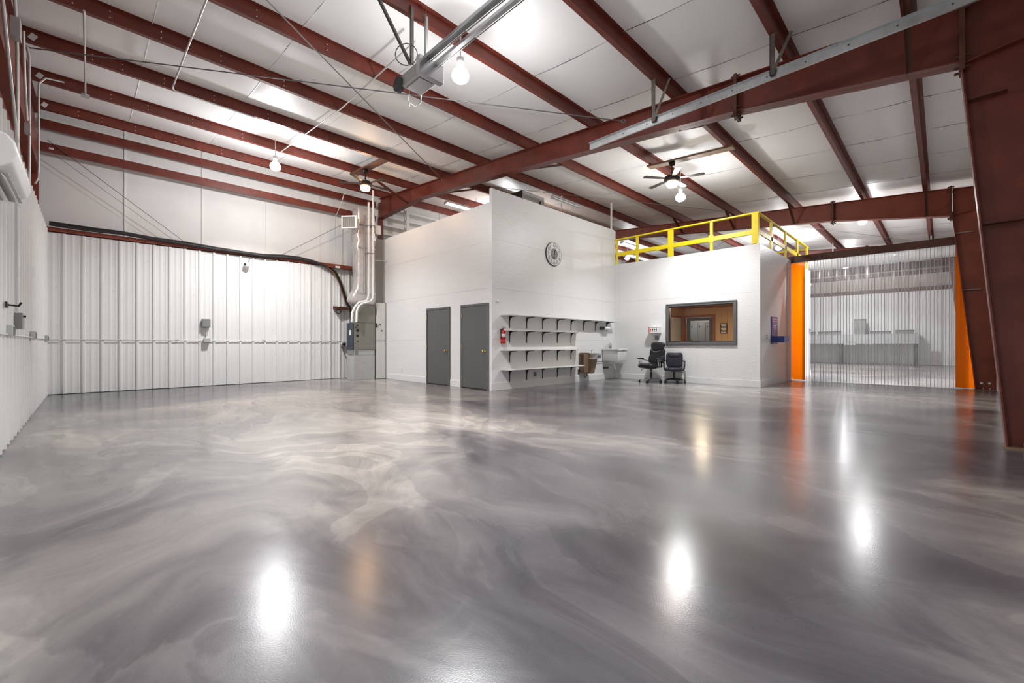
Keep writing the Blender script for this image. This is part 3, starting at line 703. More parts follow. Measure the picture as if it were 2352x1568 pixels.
def conduit(pts, label, r=.013, boxes=(), m='conduit', name='conduit'):
    c = Vector(pts[0]); t = thing(name, label, 'conduit', tuple(c))
    WB(t).tube(pts, r, 8).build('pipe', m, t)
    for (p, sx, sy, sz) in boxes:
        WB(t).box(p[0]-sx/2, p[0]+sx/2, p[1]-sy/2, p[1]+sy/2, p[2]-sz/2, p[2]+sz/2).build('junction_box', 'galvanized_dull', t, bevel=.004)
    return t
zc = lambda y: zb(y)-.016
conduit([(-.04, 8.1, zc(8.1)), (-.04, 9.8, zc(9.8)), (-.04, 11.45, zc(11.45))], 'galvanized ceiling conduit with a square box end at the second purlin', .014, (((-.04, 11.47, zb(11.47)-.03), .12, .10, .05),))
conduit([(1.06, 6.45, zc(6.45)), (1.06, 8.1, zc(8.1)), (1.07, 9.70, zc(9.7)), (1.10, 9.80, zc(9.8)), (1.2, 9.83, zc(9.83)), (2.4, 9.84, zc(9.84))], 'galvanized ceiling conduit bending to follow the third purlin', .014)
conduit([(3.36, 11.85, zc(11.85)), (3.40, 8.0, zc(8.0)), (3.25, 5.2, zc(5.2)+.0)], 'straight conduit from the back left lamp toward the door opener', .013)
conduit([(5.9, 12.9, 5.75), (5.65, 12.9, 5.75), (5.55, 12.9, 5.68), (5.52, 12.9, 5.55), (5.52, 13.3, 5.2), (5.52, 13.47, 5.1), (5.52, 13.47, 3.7)], 'thin conduit dropping beside the supply grille on the back wall', .011)
conduit([(-.60, 7.1, 5.6), (-.60, 7.6, 4.95), (-.60, 7.75, 4.6), (-.60, 7.75, 2.45), (-.60, 7.75, 1.50)], 'vertical white conduit on the left wall above the grey switch box', .016, (((-.60, 7.6, 4.78), .08, .16, .22),))
conduit([(-.62, 9.2, 5.35), (-.60, 9.2, 5.2), (-.60, 9.2, 4.2), (-.60, 9.2, 3.4)], 'tall conduit rising past the gable rafter at the far side of the heater', .016)
conduit([(-.3, 10.9, 5.72), (-.52, 10.9, 5.70), (-.60, 10.85, 5.55), (-.60, 10.8, 4.1), (-.60, 10.7, 3.9), (-.62, 10.5, 3.75)], 'grey hooked conduit dropping from the second purlin to the left wall top', .014)
conduit([(-.60, 8.45, 5.2), (-.60, 8.6, 4.6), (-.60, 8.75, 4.4), (-.60, 8.9, 4.2)], 'short slanting conduit with a small box beside the red wind column', .014, (((-.60, 8.95, 4.1), .06, .10, .14),))
conduit([(-.60, 6.4, 4.6), (-.60, 7.0, 4.1), (-.60, 7.9, 3.4)], 'diagonal white conduit rising toward the frame above the heater', .016)
# wall conduits at waist height
t = conduit([(XL+.045, 6.0, 1.215), (XL+.045, 13.55, 1.205)], 'horizontal conduit with three grey outlet boxes on the left wall', .010)
for y, zz in ((7.0, 1.25), (9.68, 1.24), (12.58, 1.215)):
    b = WB(t).box(XL+.034, XL+.085, y-.06, y+.06, zz-.065, zz+.065).build('outlet_box', 'galvanized_dull', t, bevel=.004)
    WB(t).box(XL+.085, XL+.089, y-.045, y+.045, zz-.05, zz+.05).build('cover_plate', 'dark_box', b)
t = conduit([(XL+.05, YB-.045, 1.205), (5.90, YB-.045, 1.205)], 'long horizontal conduit across the ribbed back wall', .010)
for x in (1.55, 3.5): WB(t).cyl((x, YB-.045, 1.205), (x+.07, YB-.045, 1.205), .014, 10).build('coupling', 'silver', t)
# electrical bits on the back wall
t = thing('disconnect_box', 'grey square disconnect box midway along the ribbed back wall', 'electrical box', (2.19, 13.58, 1.64))
WB(t).box(2.09, 2.27, YB-.14, YB-.033, 1.54, 1.76).build('enclosure', 'grey_box', t, bevel=.006)
WB(t).box(2.10, 2.26, YB-.146, YB-.141, 1.55, 1.75).build('cover', 'grey_box', t, bevel=.003)
WB(t).cyl((2.20, YB-.06, 1.30), (2.20, YB-.06, 1.54), .014, 10).build('riser_pipe', 'conduit', t)
t = thing('junction_box', 'small pale junction box on the conduit below the grey disconnect box', 'electrical box', (2.20, 13.58, 1.21))
WB(t).box(2.13, 2.27, YB-.13, YB-.033, 1.15, 1.265).build('enclosure', 'galvanized_dull', t, bevel=.006)
WB(t).box(2.14, 2.26, YB-.135, YB-.13, 1.16, 1.255).build('cover', 'galvanized_dull', t)
t = thing('security_camera', 'white domed security camera near the top of the back wall', 'camera', (3.10, 13.55, 3.27))
MB().lathe([(.0, .0), (.075, 0), (.075, -.03), (.06, -.045)], n=24, axis='y').build('base', 'trim_white', t)
MB().lathe([(.06, -.03), (.062, -.06), (.05, -.09), (.025, -.11), (0, -.115)], n=24, axis='y').build('dome', 'trim_white', t)
m = MB(); m.T = Matrix.Rotation(-.5, 4, 'Z') @ Matrix.Rotation(-.2, 4, 'X'); m.cyl((0, -.06, 0), (0, -.122, 0), .028, 16); m.build('lens', 'black', t)
MB().tube([(.03, 0, .06), (.06, .0, .16), (.10, .0, .24), (.30, .0, .28)], .004, 6).build('cable', 'black', t)
t = thing('twist_lock_receptacle', 'round grey receptacle with cord on the back wall beside the furnace', 'receptacle', (5.80, 13.55, 1.10))
MB().lathe([(.0, .02), (.085, .02), (.085, -.05), (.06, -.06), (0, -.06)], n=24, axis='y').build('housing', 'galvanized_dull', t)
MB().lathe([(.0, -.06), (.055, -.06), (.055, -.066), (0, -.066)], n=20, axis='y').build('socket_face', 'dark_box', t)
MB().tube([(-.02, -.03, -.07), (.0, -.04, -.25), (.08, -.05, -.42), (.14, -.10, -.52)], .009, 6).build('cord', 'rubber', t)
# switch box, pipe clip on left wall
t = thing('switch_box', 'grey switch box at the foot of the vertical conduit on the left wall', 'electrical box', (-.57, 7.75, 1.38))
WB(t).box(XL+.034, XL+.10, 7.62, 7.86, 1.29, 1.48).build('enclosure', 'grey_box', t, bevel=.005)
WB(t).cyl((XL+.10, 7.68, 1.44), (XL+.125, 7.68, 1.44), .012, 8).build('switch_lever', 'dark_box', t)
t = thing('coat_hook', 'small black hook on the left wall at the photo edge', 'hook', (-.58, 6.95, 1.52))
WB(t).box(XL+.034, XL+.045, 6.90, 7.02, 1.50, 1.56).build('plate', 'black', t)
WB(t).tube([(XL+.04, 6.97, 1.53), (XL+.12, 6.97, 1.52), (XL+.14, 6.97, 1.56)], .010, 8).build('hook_arm', 'black', t)
# wall-mounted heat pump head
t = thing('wall_air_conditioner', 'white wall-mounted air conditioner high on the left wall with open louvers', 'air conditioner', (-.45, 4.6, 2.3))
bd = [(-.605, 2.22), (-.52, 2.19), (-.40, 2.20), (-.335, 2.245), (-.315, 2.30), (-.325, 2.38), (-.36, 2.425), (-.42, 2.44), (-.605, 2.44)]
WB(t).prism(bd, 'y', 4.12, 5.0).build('housing', 'trim_white', t, bevel=.012, seg=3)
WB(t).prism(bd, 'y', 4.085, 4.118).build('end_cap', 'trim_white', t, bevel=.012, seg=3)
for k, xx in enumerate((-.50, -.44, -.385)):
    m = WB(t); m.T = m.T @ Matrix.Translation((xx, 0, 2.185)) @ Matrix.Rotation(.5+.25*k, 4, 'Y'); m.box(-.03, .03, 4.16, 4.96, -.003, .003); m.build('louver', 'trim_white', t)
WB(t).box(-.53, -.36, 4.15, 4.97, 2.1925, 2.1985).build('air_slot', 'shelf_edge', t)
WB(t).box(-.612, -.606, 4.15, 4.97, 2.24, 2.42).build('mounting_plate', 'galvanized', t)

# cable bundle along the ledge
t = thing('refrigerant_line_bundle', 'black insulated line bundle running along the ledge above the back wall panels', 'pipe bundle', (2.5, 13.5, 3.66))
def wav(off, dz, yy, seedv):
    P = [(-.60, 3.70), (.0, 3.67), (.56, 3.68), (1.1, 3.66), (1.71, 3.65), (2.4, 3.60), (3.05, 3.60), (3.5, 3.60), (4.05, 3.64), (4.5, 3.64), (4.9, 3.60), (5.25, 3.50), (5.5, 3.35), (5.66, 3.05), (5.78, 2.70), (5.88, 2.40), (6.0, 2.18), (6.12, 2.10)]
    return [(x+ (off if x > 5.3 else 0), yy - (.05 if x > 5 else 0), z+dz+.012*math.sin(x*3+seedv)) for x, z in P]
WB(t).tube(wav(0, 0, 13.52, 0), .034, 10).build('insulated_line', 'rubber', t)
WB(t).tube(wav(.05, .045, 13.545, 1), .024, 8).build('insulated_line', 'rubber', t)
WB(t).tube(wav(-.04, -.0, 13.49, 2)[11:], .012, 8).build('copper_tube', 'copper', t)
t = thing('wall_bracket', 'small rusty steel bracket with cable roll on the back wall above the furnace', 'bracket', (5.75, 13.5, 2.22))
WB(t).prism([(13.38, 2.20), (13.585, 2.20), (13.585, 2.30), (13.57, 2.30), (13.57, 2.215), (13.38, 2.215)], 'x', 5.50, 6.1).build('angle', 'brown_steel', t)
WB(t).tube([(5.62+.08*math.cos(k*PI/6), 13.46, 2.13+.06*math.sin(k*PI/6)) for k in range(12)], .013, 6, closed=True).build('cable_roll', 'rubber', t)
t = thing('wall_girt', 'short dark red girt stub with white tag beside the foil duct', 'girt', (5.6, 13.5, 3.5))
WB(t).prism([(13.40, 3.50), (13.575, 3.50), (13.575, 3.62), (13.56, 3.62), (13.56, 3.515), (13.40, 3.515)], 'x', 5.25, 6.25).build('angle', 'red_steel_bright', t)
WB(t).box(5.50, 5.64, 13.395, 13.3995, 3.49, 3.56).build('tag', 'cream_tag', t)

# ================================================================ FURNACE AND DUCTS
f = thing('furnace', 'grey upright furnace with navy front panel on a galvanized base', 'furnace', (6.05, 12.8, 0))
WB(f).box(5.71, 6.39, 12.56, 13.04, .0, .76).build('return_plenum', 'galvanized_dull', f, bevel=.006)
WB(f).box(5.73, 6.39, 12.57, 13.03, .765, .925).build('filter_rack', 'galvanized_dull', f, bevel=.004)
WB(f).box(5.700, 5.7295, 12.60, 13.0, .79, .90).box(5.74, 5.85, 12.562, 12.5695, .79, .90).build('filter_slot', 'grey_box', f)
WB(f).box(5.715, 6.40, 12.55, 13.04, .93, 1.755).build('cabinet', 'olive_grey', f, bevel=.006)
fp = WB(f).box(5.695, 5.714, 12.555, 13.035, .935, 1.75).build('front_panel', 'navy', f, bevel=.005)
WB(f).box(5.691, 5.6945, 12.70, 12.84, 1.38, 1.53).build('rating_label', 'label_white', fp)
WB(f).box(5.692, 5.6945, 12.60, 12.98, 1.02, 1.05).build('panel_groove', 'black', fp)
for x, z, r in ((5.83, 1.67, .022), (5.775, 1.605, .020), (5.83, 1.515, .042), (5.82, 1.355, .042), (5.75, 1.375, .012), (5.83, 1.19, .022), (5.76, 1.11, .012)):
    m = WB(f); m.cyl((x, 12.549, z), (x, 12.543, z), r, 18); m.build('knockout_plug', 'black', f)
WB(f).box(5.86, 6.40, 12.56, 13.04, 1.76, 2.30).build('supply_plenum', 'olive_grey', f, bevel=.005)
WB(f).box(5.858, 6.402, 12.552, 12.559, 2.02, 2.06).build('plenum_seam', 'olive_grey', f)
d = thing('supply_duct', 'tall silver foil-wrapped supply duct rising from the furnace to the roof', 'duct', (6.1, 12.8, 2.3))
def duct_ring(x0, x1, y0, y1, z, n=8, j=.012):
    pts = []
    for k in range(n): pts.append((x0+(x1-x0)*k/n, y0, z))
    for k in range(n): pts.append((x1, y0+(y1-y0)*k/n, z))
    for k in range(n): pts.append((x1-(x1-x0)*k/n, y1, z))
    for k in range(n): pts.append((x0, y1-(y1-y0)*k/n, z))
    return [(a+random.uniform(-j, j), b+random.uniform(-j, j), c+random.uniform(-j, j)) for a, b, c in pts]
rings = []
for z, x0, x1 in ((2.31, 5.80, 6.44), (2.45, 5.68, 6.45), (2.60, 5.72, 6.45), (2.80, 5.84, 6.44), (3.0, 5.86, 6.44), (3.3, 5.87, 6.43), (3.6, 5.86, 6.43), (3.9, 5.87, 6.43), (4.15, 5.84, 6.43), (4.3, 5.87, 6.43), (4.45, 5.82, 6.42), (4.6, 5.85, 6.42), (4.9, 5.86, 6.42), (5.12, 5.86, 6.42), (5.32, 5.87, 6.40)):
    rings.append(duct_ring(x0, x1, 12.60, 13.02, z))
m = WB(d); n = 32; m.add([p for r_ in rings for p in r_], [(i*n+k, i*n+(k+1) % n, (i+1)*n+(k+1) % n, (i+1)*n+k) for i in range(len(rings)-1) for k in range(n)] + [tuple(range(n))[::-1], tuple(range((len(rings)-1)*n, len(rings)*n))], True)
m.build('foil_wrap', 'foil', d)
for z in (2.66, 4.05, 4.75):
    m = WB(d); m.box(5.855, 6.425, 12.585, 12.587, z, z+.05); m.build('foil_tape', 'silver', d)
m = WB(d); m.box(6.05, 6.09, 12.580, 12.5835, 2.7, 5.1); m.build('foil_tape', 'silver', d)
gr = WB(d); R0 = Matrix.Translation((5.55, 12.52, 4.76)) @ Matrix.Rotation(math.radians(40), 4, 'Z')
# register boot: local -X faces the camera side
gr.T = gr.T @ R0; gr.box(.02, .30, -.17, .17, -.14, .16); gr.build('register_boot', 'galvanized_dull', d)
fr = WB(d); fr.T = fr.T @ R0; ring(fr, -.02, .018, -.235, .235, -.19, .19, .035); fro = fr.build('register_frame', 'trim_white', d)
bk = WB(d); bk.T = bk.T @ R0; bk.box(.012, .019, -.2, .2, -.155, .155); bk.build('register_shadow', 'dark_box', fro)
for k in range(16):
    v = WB(d); v.T = v.T @ R0; yy = -.19+k*.0253; v.box(-.010, .008, yy, yy+.004, -.155, .155); v.build('register_blade', 'trim_white', fro)
q = WB(d); q.box(6.43, 6.62, 12.60, 12.86, 4.58, 4.86); q.build('side_outlet', 'bright_wall', d, bevel=.004)
for nm, pts, lab in (('a', [(5.60, 12.46, 1.76), (5.62, 12.46, 2.05), (5.70, 12.46, 2.22), (5.82, 12.46, 2.36), (5.95, 12.47, 2.40), (6.06, 12.48, 2.43), (6.13, 12.48, 2.50), (6.15, 12.48, 2.65), (6.15, 12.48, 5.48)], 'left one of two white plastic vent pipes climbing the foil duct'),
                     ('b', [(5.74, 12.44, 1.76), (5.75, 12.44, 2.10), (5.82, 12.44, 2.26), (5.95, 12.44, 2.35), (6.10, 12.43, 2.39), (6.20, 12.43, 2.43), (6.26, 12.43, 2.52), (6.27, 12.43, 2.66), (6.27, 12.43, 5.86)], 'right one of two white plastic vent pipes climbing the foil duct')):
    t = thing('vent_pipe', lab, 'pipe', pts[0]); WB(t).tube(pts, .032, 12).build('pipe', 'pvc', t)
    for z in (3.4, 4.55, 5.0): WB(t).cyl((pts[-1][0], pts[-1][1], z), (pts[-1][0], pts[-1][1], z+.06), .038, 12).build('coupling', 'pvc', t)
    for z in (3.9, 4.75): WB(t).box(pts[-1][0]-.05, pts[-1][0]+.05, pts[-1][1]-.04, pts[-1][1]+.05, z, z+.012).build('pipe_strap', 'cable_steel', t)
t = conduit([(6.25, 12.5, 3.72), (6.6, 12.5, 3.74), (6.95, 12.4, 3.76)], 'short horizontal pipe stay between the vent pipes and the wall top', .010)
e = thing('utility_cabinet', 'tall narrow white cabinet between the furnace and the door wall', 'cabinet', (6.58, 12.6, 0))
WB(e).box(6.44, 6.73, 12.50, 12.655, .01, 1.19).build('lower_panel', 'cabinet_white', e, bevel=.004)
WB(e).box(6.44, 6.73, 12.50, 12.655, 1.21, 2.40).build('upper_panel', 'cabinet_white', e, bevel=.004)
WB(e).box(6.730, 6.740, 12.495, 12.655, .0, 2.42).build('edge_strip', 'grey_box', e)
WB(e).box(6.47, 6.71, 12.494, 12.4995, 1.24, 1.50).build('access_hatch', 'cabinet_white', e, bevel=.002)
for x, z in ((6.53, 1.72), (6.60, 1.52)): WB(e).box(x-.022, x+.022, 12.488, 12.4935, z-.025, z+.025).build('small_plate', 'ink_grey', e)
WB(e).box(6.425, 6.438, 12.47, 12.56, 1.63, 1.75).build('side_latch', 'dark_box', e)
# outlet on the door wall
def outlet(name, label, p, axis, m='stainless', w=.07, h=.115, slots=True):
    t = thing(name, label, 'outlet', p)
    if axis == 'x':
        MB().box(-.007, 0, -w/2, w/2, -h/2, h/2).build('cover_plate', m, t, bevel=.002)
        if slots:
            for z in (-.025, .025): MB().box(-.010, -.007, -.016, .016, z-.014, z+.014).build('socket', 'dark_box', t)
    else:
        MB().box(-w/2, w/2, -.007, 0, -h/2, h/2).build('cover_plate', m, t, bevel=.002)
        if slots:
            for z in (-.025, .025): MB().box(-.016, .016, -.010, -.007, z-.014, z+.014).build('socket', 'dark_box', t)
    return t
outlet('wall_outlet', 'small dark outlet low on the wall left of the grey doors', (XD-.001, 11.52, .32), 'x', 'label_white', .07, .12)
outlet('wall_outlet', 'metal outlet under the lowest white shelf', (8.27, YS-.001, .32), 'y', 'grey_box', .11, .12)
outlet('wall_outlet', 'small outlet at the left foot of the drinking fountain', (10.17, YS-.001, .29), 'y', 'dark_box', .08, .14)
outlet('wall_switch', 'square grey switch plate below the eyewear sign', (XW-.001, 6.02, 1.295), 'x', 'grey_box', .12, .13, False)
outlet('wall_outlet', 'narrow outlet left of the purple dispenser board', (12.70, YC-.001, 1.30), 'y', 'label_white', .10, .14)
t = thing('wall_sensor', 'tiny white sensor knob above the fire extinguisher', 'sensor', (6.92, YS-.001, 2.13))
MB().lathe([(0, 0), (.035, 0), (.035, -.025), (.02, -.035), (0, -.035)], n=16, axis='y').build('housing', 'trim_white', t)
MB().box(-.012, .012, -.037, -.034, -.022, -.01).build('sensor_window', 'ink_grey', t)

# ================================================================ SHELVES
def shelf(z, x1, label, lip='shelf_edge'):
    t = thing('wall_shelf', label, 'shelf', (7.03, YS-.15, z), group='white shelves on the tall wall')
    WB(t).box(7.03, x1, 7.165, YS-.012, z, z+.018).build('shelf_board', 'shelf_paint', t, bevel=.002)
    x = 7.337
    while x < x1-.1:
        b = WB(t); b.box(x-.011, x+.011, YS-.012, YS-.002, z-.29, z-.001); b.box(x-.011, x+.011, 7.20, YS-.012, z-.009, z-.001)
        pr = [(YS-.012, z-.27), (YS-.012, z-.24), (YS-.05, z-.10), (YS-.14, z-.028), (7.22, z-.010), (7.20, z-.010), (YS-.15, z-.045), (YS-.06, z-.115)]
        b.prism([(YS-.012, z-.29), (YS-.022, z-.13), (YS-.045, z-.055), (YS-.11, z-.024), (7.20, z-.012), (7.20, z-.003), (YS-.012, z-.003)], 'x', x-.004, x+.004); b.build('shelf_bracket', 'bracket_brown', t); x += .615
    return t
shelf(1.79, 11.84, 'topmost and longest white shelf, reaching over the sink')
shelf(1.425, 10.06, 'second white shelf from the top on brown brackets')
shelf(.945, 10.06, 'third white shelf from the top, below eye level')
shelf(.478, 10.04, 'lowest white shelf, ending at the drinking fountain')

# clock
t = thing('wall_clock', 'large round whitewashed wall clock with grey centre', 'clock', (9.01, YS-.002, 3.555))
MB().lathe([(0, 0), (.325, 0), (.33, -.012), (.325, -.03), (0, -.03)], n=64, axis='y').build('rim', 'dark_box', t)
MB().lathe([(0, -.0305), (.316, -.0305), (.312, -.036), (0, -.036)], n=64, axis='y').build('face', 'clock_face', t)
MB().lathe([(0, -.0365), (.150, -.0365), (.148, -.040), (0, -.040)], n=40, axis='y').build('centre_disc', 'clock_grey', t)
for k in range(1, 13):
    a = PI/2 - k*PI/6; rr = .238
    text(str(k), .135, t, (rr*math.cos(a), -.0375, rr*math.sin(a)), RY, 'ink_grey', 'numeral')
for nm, ang, L, wd_ in (('minute_hand', math.radians(90-14), .16, .012), ('hour_hand', math.radians(90-22), .12, .016)):
    m = MB(); m.T = Matrix.Translation((0, -.043, 0)) @ Matrix.Rotation(-ang, 4, 'Y'); m.add([(-.03, -.001, -wd_), (L, -.001, -.004), (L, -.001, .004), (-.03, -.001, wd_), (-.03, .001, -wd_), (L, .001, -.004), (L, .001, .004), (-.03, .001, wd_)], [(0, 1, 2, 3), (7, 6, 5, 4), (0, 4, 5, 1), (1, 5, 6, 2), (2, 6, 7, 3), (3, 7, 4, 0)]); m.build(nm, 'ink', t)
m = MB(); m.lathe([(0, -.042), (.024, -.042), (.02, -.048), (0, -.048)], n=16, axis='y'); m.lathe([(0, -.041), (.03, -.041), (.026, -.045), (0, -.045)], c=(-.012, 0, -.105), n=16, axis='y'); m.tube([(0, -.043, 0), (-.012, -.043, -.10)], .004, 6); m.build('counterweight', 'ink', t)

# fire extinguisher
t = thing('fire_extinguisher', 'red fire extinguisher on the tall wall left of the shelves', 'fire extinguisher', (7.04, YS-.085, 1.12))
MB().lathe([(0, 0), (.055, 0), (.062, .012), (.062, .27), (.052, .30), (.028, .325), (.02, .34), (0, .34)], n=28).build('cylinder', 'red', t)
MB().lathe([(.0625, .15), (.0632, .15), (.0632, .23), (.0625, .23)], n=28).build('label', 'label_white', t)
MB().lathe([(.0625, .05), (.0630, .05), (.0630, .075), (.0625, .075)], n=28).build('lower_label', 'pink_print', t)
MB().box(-.013, .013, -.013, .013, .34, .37).box(-.015, .10, -.008, .008, .365, .375).box(-.015, .09, -.008, .008, .39, .398).build('valve_handle', 'dark_box', t)
MB().lathe([(0, .0), (.014, 0), (.014, -.012), (0, -.012)], c=(0, -.013, .355), n=12, axis='y').build('gauge', 'brass', t)
MB().tube([(-.01, 0, .355), (-.07, -.02, .34), (-.085, -.02, .25), (-.082, -.02, .12)], .010, 8).build('hose', 'rubber', t)
MB().box(-.02, .02, .062, .083, .12, .34).build('wall_hook', 'dark_box', t)

# paper towel
t = thing('paper_towel_roll', 'white paper towel roll on a dark holder under the top shelf', 'paper towels', (11.45, 7.34, 1.585))
MB().lathe([(.02, -.12), (.058, -.12), (.058, .14), (.02, .14)], n=28, axis='x').build('roll', 'paper', t)
MB().cyl((-.17, 0, 0), (.17, 0, 0), .014, 10).build('spindle', 'stainless', t)
MB().box(-.20, -.165, -.035, .11, -.04, .05).build('end_bracket', 'dark_box', t, bevel=.004)
MB().box(.165, .175, -.02, .11, -.02, .02).box(-.2, .175, .11, .125, -.045, .055).build('back_plate', 'grey_box', t)

# drinking fountain
t = thing('drinking_fountain', 'tan wall-mounted drinking fountain with stainless basin right of the shelves', 'drinking fountain', (10.4, 7.3, .25))
WB(t).box(10.20, 10.42, 7.30, YS-.02, .27, .84).build('cooler_cabinet', 'bronze_tan', t, bevel=.008)
WB(t).box(10.194, 10.199, 7.33, YS-.05, .52, .79).build('side_grille', 'bronze_dark', t)
WB(t).prism([(7.13, .665), (7.44, .665), (7.44, .24), (7.24, .24)], 'x', 10.425, 10.62).build('lower_skirt', 'bronze_tan', t, bevel=.008)
WB(t).box(10.43, 10.64, 7.02, 7.44, .68, .84).build('basin', 'stainless', t, bevel=.014, seg=3)
WB(t).box(10.47, 10.61, 7.012, 7.019, .715, .775).build('push_bar', 'dark_box', t)
WB(t).box(10.18, 10.425, 7.28, 7.46, .841, .856).build('top_cap', 'stainless', t, bevel=.004)
WB(t).tube([(10.55, 7.30, .84), (10.55, 7.30, .91), (10.55, 7.26, .935), (10.55, 7.23, .925)], .013, 8).build('bubbler', 'chrome', t)
WB(t).tube([(10.30, 7.36, .27), (10.28, 7.36, .16), (10.36, 7.38, .11), (10.47, 7.40, .17), (10.48, 7.42, .26)], .014, 8).build('drain_trap', 'bronze_tan', t)
WB(t).tube([(10.64, 7.43, .56), (11.0, 7.44, .56), (11.36, 7.44, .555)], .010, 8).box(10.72, 10.77, 7.40, 7.46, .55, .60).build('supply_pipe', 'cable_steel', t)

# utility sink
t = thing('utility_sink', 'white plastic utility sink hung in the wall corner', 'sink', (11.63, 7.2, .55))
WB(t).box(11.38, 11.90, 6.90, 7.46, .585, .95).build('basin', 'sink_white', t, bevel=.018, seg=3)
rmm = WB(t); ring_pts = (11.355, 11.925, 6.875, 7.462); 
rmm.box(11.355, 11.925, 6.875, 6.93, .90, .965).box(11.355, 11.925, 7.30, 7.462, .90, .965).box(11.355, 11.41, 6.93, 7.30, .90, .965).box(11.87, 11.925, 6.93, 7.30, .90, .965); rmm.build('rim', 'sink_white', t, bevel=.010, seg=3)
WB(t).box(11.42, 11.86, 6.94, 7.29, .951, .953).build('basin_opening', 'shelf_edge', t)
WB(t).box(11.60, 11.70, 6.872, 6.8745, .90, .918).build('badge', 'ink', t)
WB(t).tube([(11.62, 7.18, .585), (11.62, 7.18, .42), (11.63, 7.16, .34), (11.66, 7.16, .30), (11.70, 7.18, .33), (11.71, 7.2, .40), (11.72, 7.3, .43), (11.72, 7.45, .43)], .022, 10).build('drain_trap', 'pvc', t)
for xx in (11.50, 11.56): WB(t).tube([(xx, 7.44, .36), (xx, 7.40, .38), (xx, 7.38, .50), (xx, 7.34, .58)], .008, 6).build('supply_line', 'stainless', t)
WB(t).box(11.44, 11.64, 7.40, 7.47, .33, .39).build('valve_block', 'dark_box', t)
WB(t).box(11.44, 11.62, 7.36, 7.42, .966, .985).tube([(11.53, 7.39, .98), (11.53, 7.39, 1.05), (11.53, 7.33, 1.09), (11.53, 7.22, 1.06)], .010, 8).cyl((11.46, 7.39, .985), (11.46, 7.39, 1.02), .014, 8).cyl((11.60, 7.39, .985), (11.60, 7.39, 1.02), .014, 8).build('faucet', 'chrome', t)
t = thing('soap_bottle', 'clear pump soap bottle with green liquid on the sink back', 'bottle', (11.71, 7.38, .966))
MB().lathe([(0, 0), (.038, 0), (.040, .01), (.040, .045), (0, .045)], n=20).build('soap_liquid', 'green_soap', t)
MB().lathe([(.0415, .0), (.042, .01), (.041, .11), (.030, .15), (.014, .17), (.014, .185)], n=20).build('bottle_wall', 'bottle_clear', t)
MB().cyl((0, 0, .185), (0, 0, .20), .017, 10).cyl((0, 0, .20), (0, 0, .245), .004, 6).box(-.045, .01, -.006, .006, .24, .252).build('pump', 'paper', t)

# eyewear sign box
t = thing('eyewear_dispenser', 'white safety eyewear box with red stripe left of the office window', 'dispenser', (XW-.10, 6.03, 1.51))
MB().box(-.09, .098, -.16, .16, -.085, .11).build('box', 'paper', t, bevel=.004)
MB().box(-.0935, -.0905, .125, .158, -.075, .10).build('red_stripe', 'pink_print', t)
for k, (a_, b_) in enumerate(((.11, .075), (.065, -.02), (-.03, -.13))): MB().box(-.0925, -.0905, b_, a_, .078, .096).build('lettering', 'ink_grey', t)
for k, dy in enumerate((.09, .03, -.03, -.09)):
    mm = MB(); mm.lathe([(0, 0), (.017, 0), (.017, -.002), (0, -.002)], c=(-.0905, dy, .035), n=10, axis='x'); mm.box(-.0935, -.0905, dy-.018, dy+.018, -.002, .022); mm.build('pictogram', 'ink' if k else 'pink_print', t)
for k, dy in enumerate((.09, .03, -.03, -.09)): MB().box(-.0925, -.0905, dy-.015, dy+.015, -.045, -.030).build('small_print', 'ink_grey' if k % 2 else 'pink_print', t)

# purple dispenser board
t = thing('earplug_dispenser', 'purple dispenser board with a blue tray on the side wall beside the orange strip', 'dispenser', (13.37, YC-.002, 1.1))
MB().box(-.30, .30, -.018, 0, .0, .75).build('board', 'purple', t, bevel=.012)
MB().box(-.23, .25, -.021, -.0185, .60, .70).build('header_panel', 'lavender_print', t)
for k in range(7): MB().box(-.20+k*.06, -.16+k*.06 + (.008 if k % 2 else 0), -.0225, -.0212, .625, .68).build('lettering', 'pink_print', t)
for k, (a, b_, z) in enumerate(((-.20, .22, .545), (-.12, .15, .49), (-.18, .20, .45), (-.10, .12, .40))): MB().box(a, b_, -.0205, -.0185, z, z+.028).build('text_line', 'lavender_print', t)
MB().prism([(-.03, .34), (.11, .34), (.04, .28)], 'y', -.0215, -.0185).build('arrow', 'red', t)
MB().prism([(.0, .05), (.30, .05), (.30, .36), (.06, .26)], 'y', -.0205, -.0184).build('magenta_print', 'magenta', t)
ty = MB(); ty.box(-.29, .29, -.30, -.019, .05, .058).box(-.29, .29, -.30, -.292, .058, .215).box(-.29, -.282, -.292, -.019, .058, .215).box(.282, .29, -.292, -.019, .058, .215); ty.build('tray', 'blue', t)
MB().box(-.286, .286, -.3025, -.3005, .052, .213).build('tray_front_print', 'purple', t)

# small wall sign & lockers inside
t = thing('framed_sign', 'small black rules sign on the tan office wall', 'sign', (15.597, 5.31, 1.64))
MB().box(-.015, 0, -.12, .12, -.18, .18).build('sign_board', 'ink', t, bevel=.004)
for k in range(7): MB().box(-.0175, -.0155, -.09+.01*(k % 3), .09-.012*((k*2) % 3), .125-k*.046, .147-k*.046).build('text_line', 'label_white', t)
for k in range(8):
    h = 1.97 if k != 3 else 1.97
    yy = 5.35+k*.30
    t = thing('locker', 'grey steel locker behind the office glass door', 'locker', (17.3, yy+.15, 0), group='lockers behind the glass door')
    MB().box(-.05, .30, -.148, .148, .02, h).build('body', 'locker', t, bevel=.004)
    for z0_ in (.05, .98): 
        dd = MB().box(-.062, -.051, -.138, .138, z0_, z0_+.90).build('locker_door', 'locker', t, bevel=.003)
        MB().box(-.072, -.0625, .06, .10, z0_+.78, z0_+.84).build('handle', 'chrome', dd)

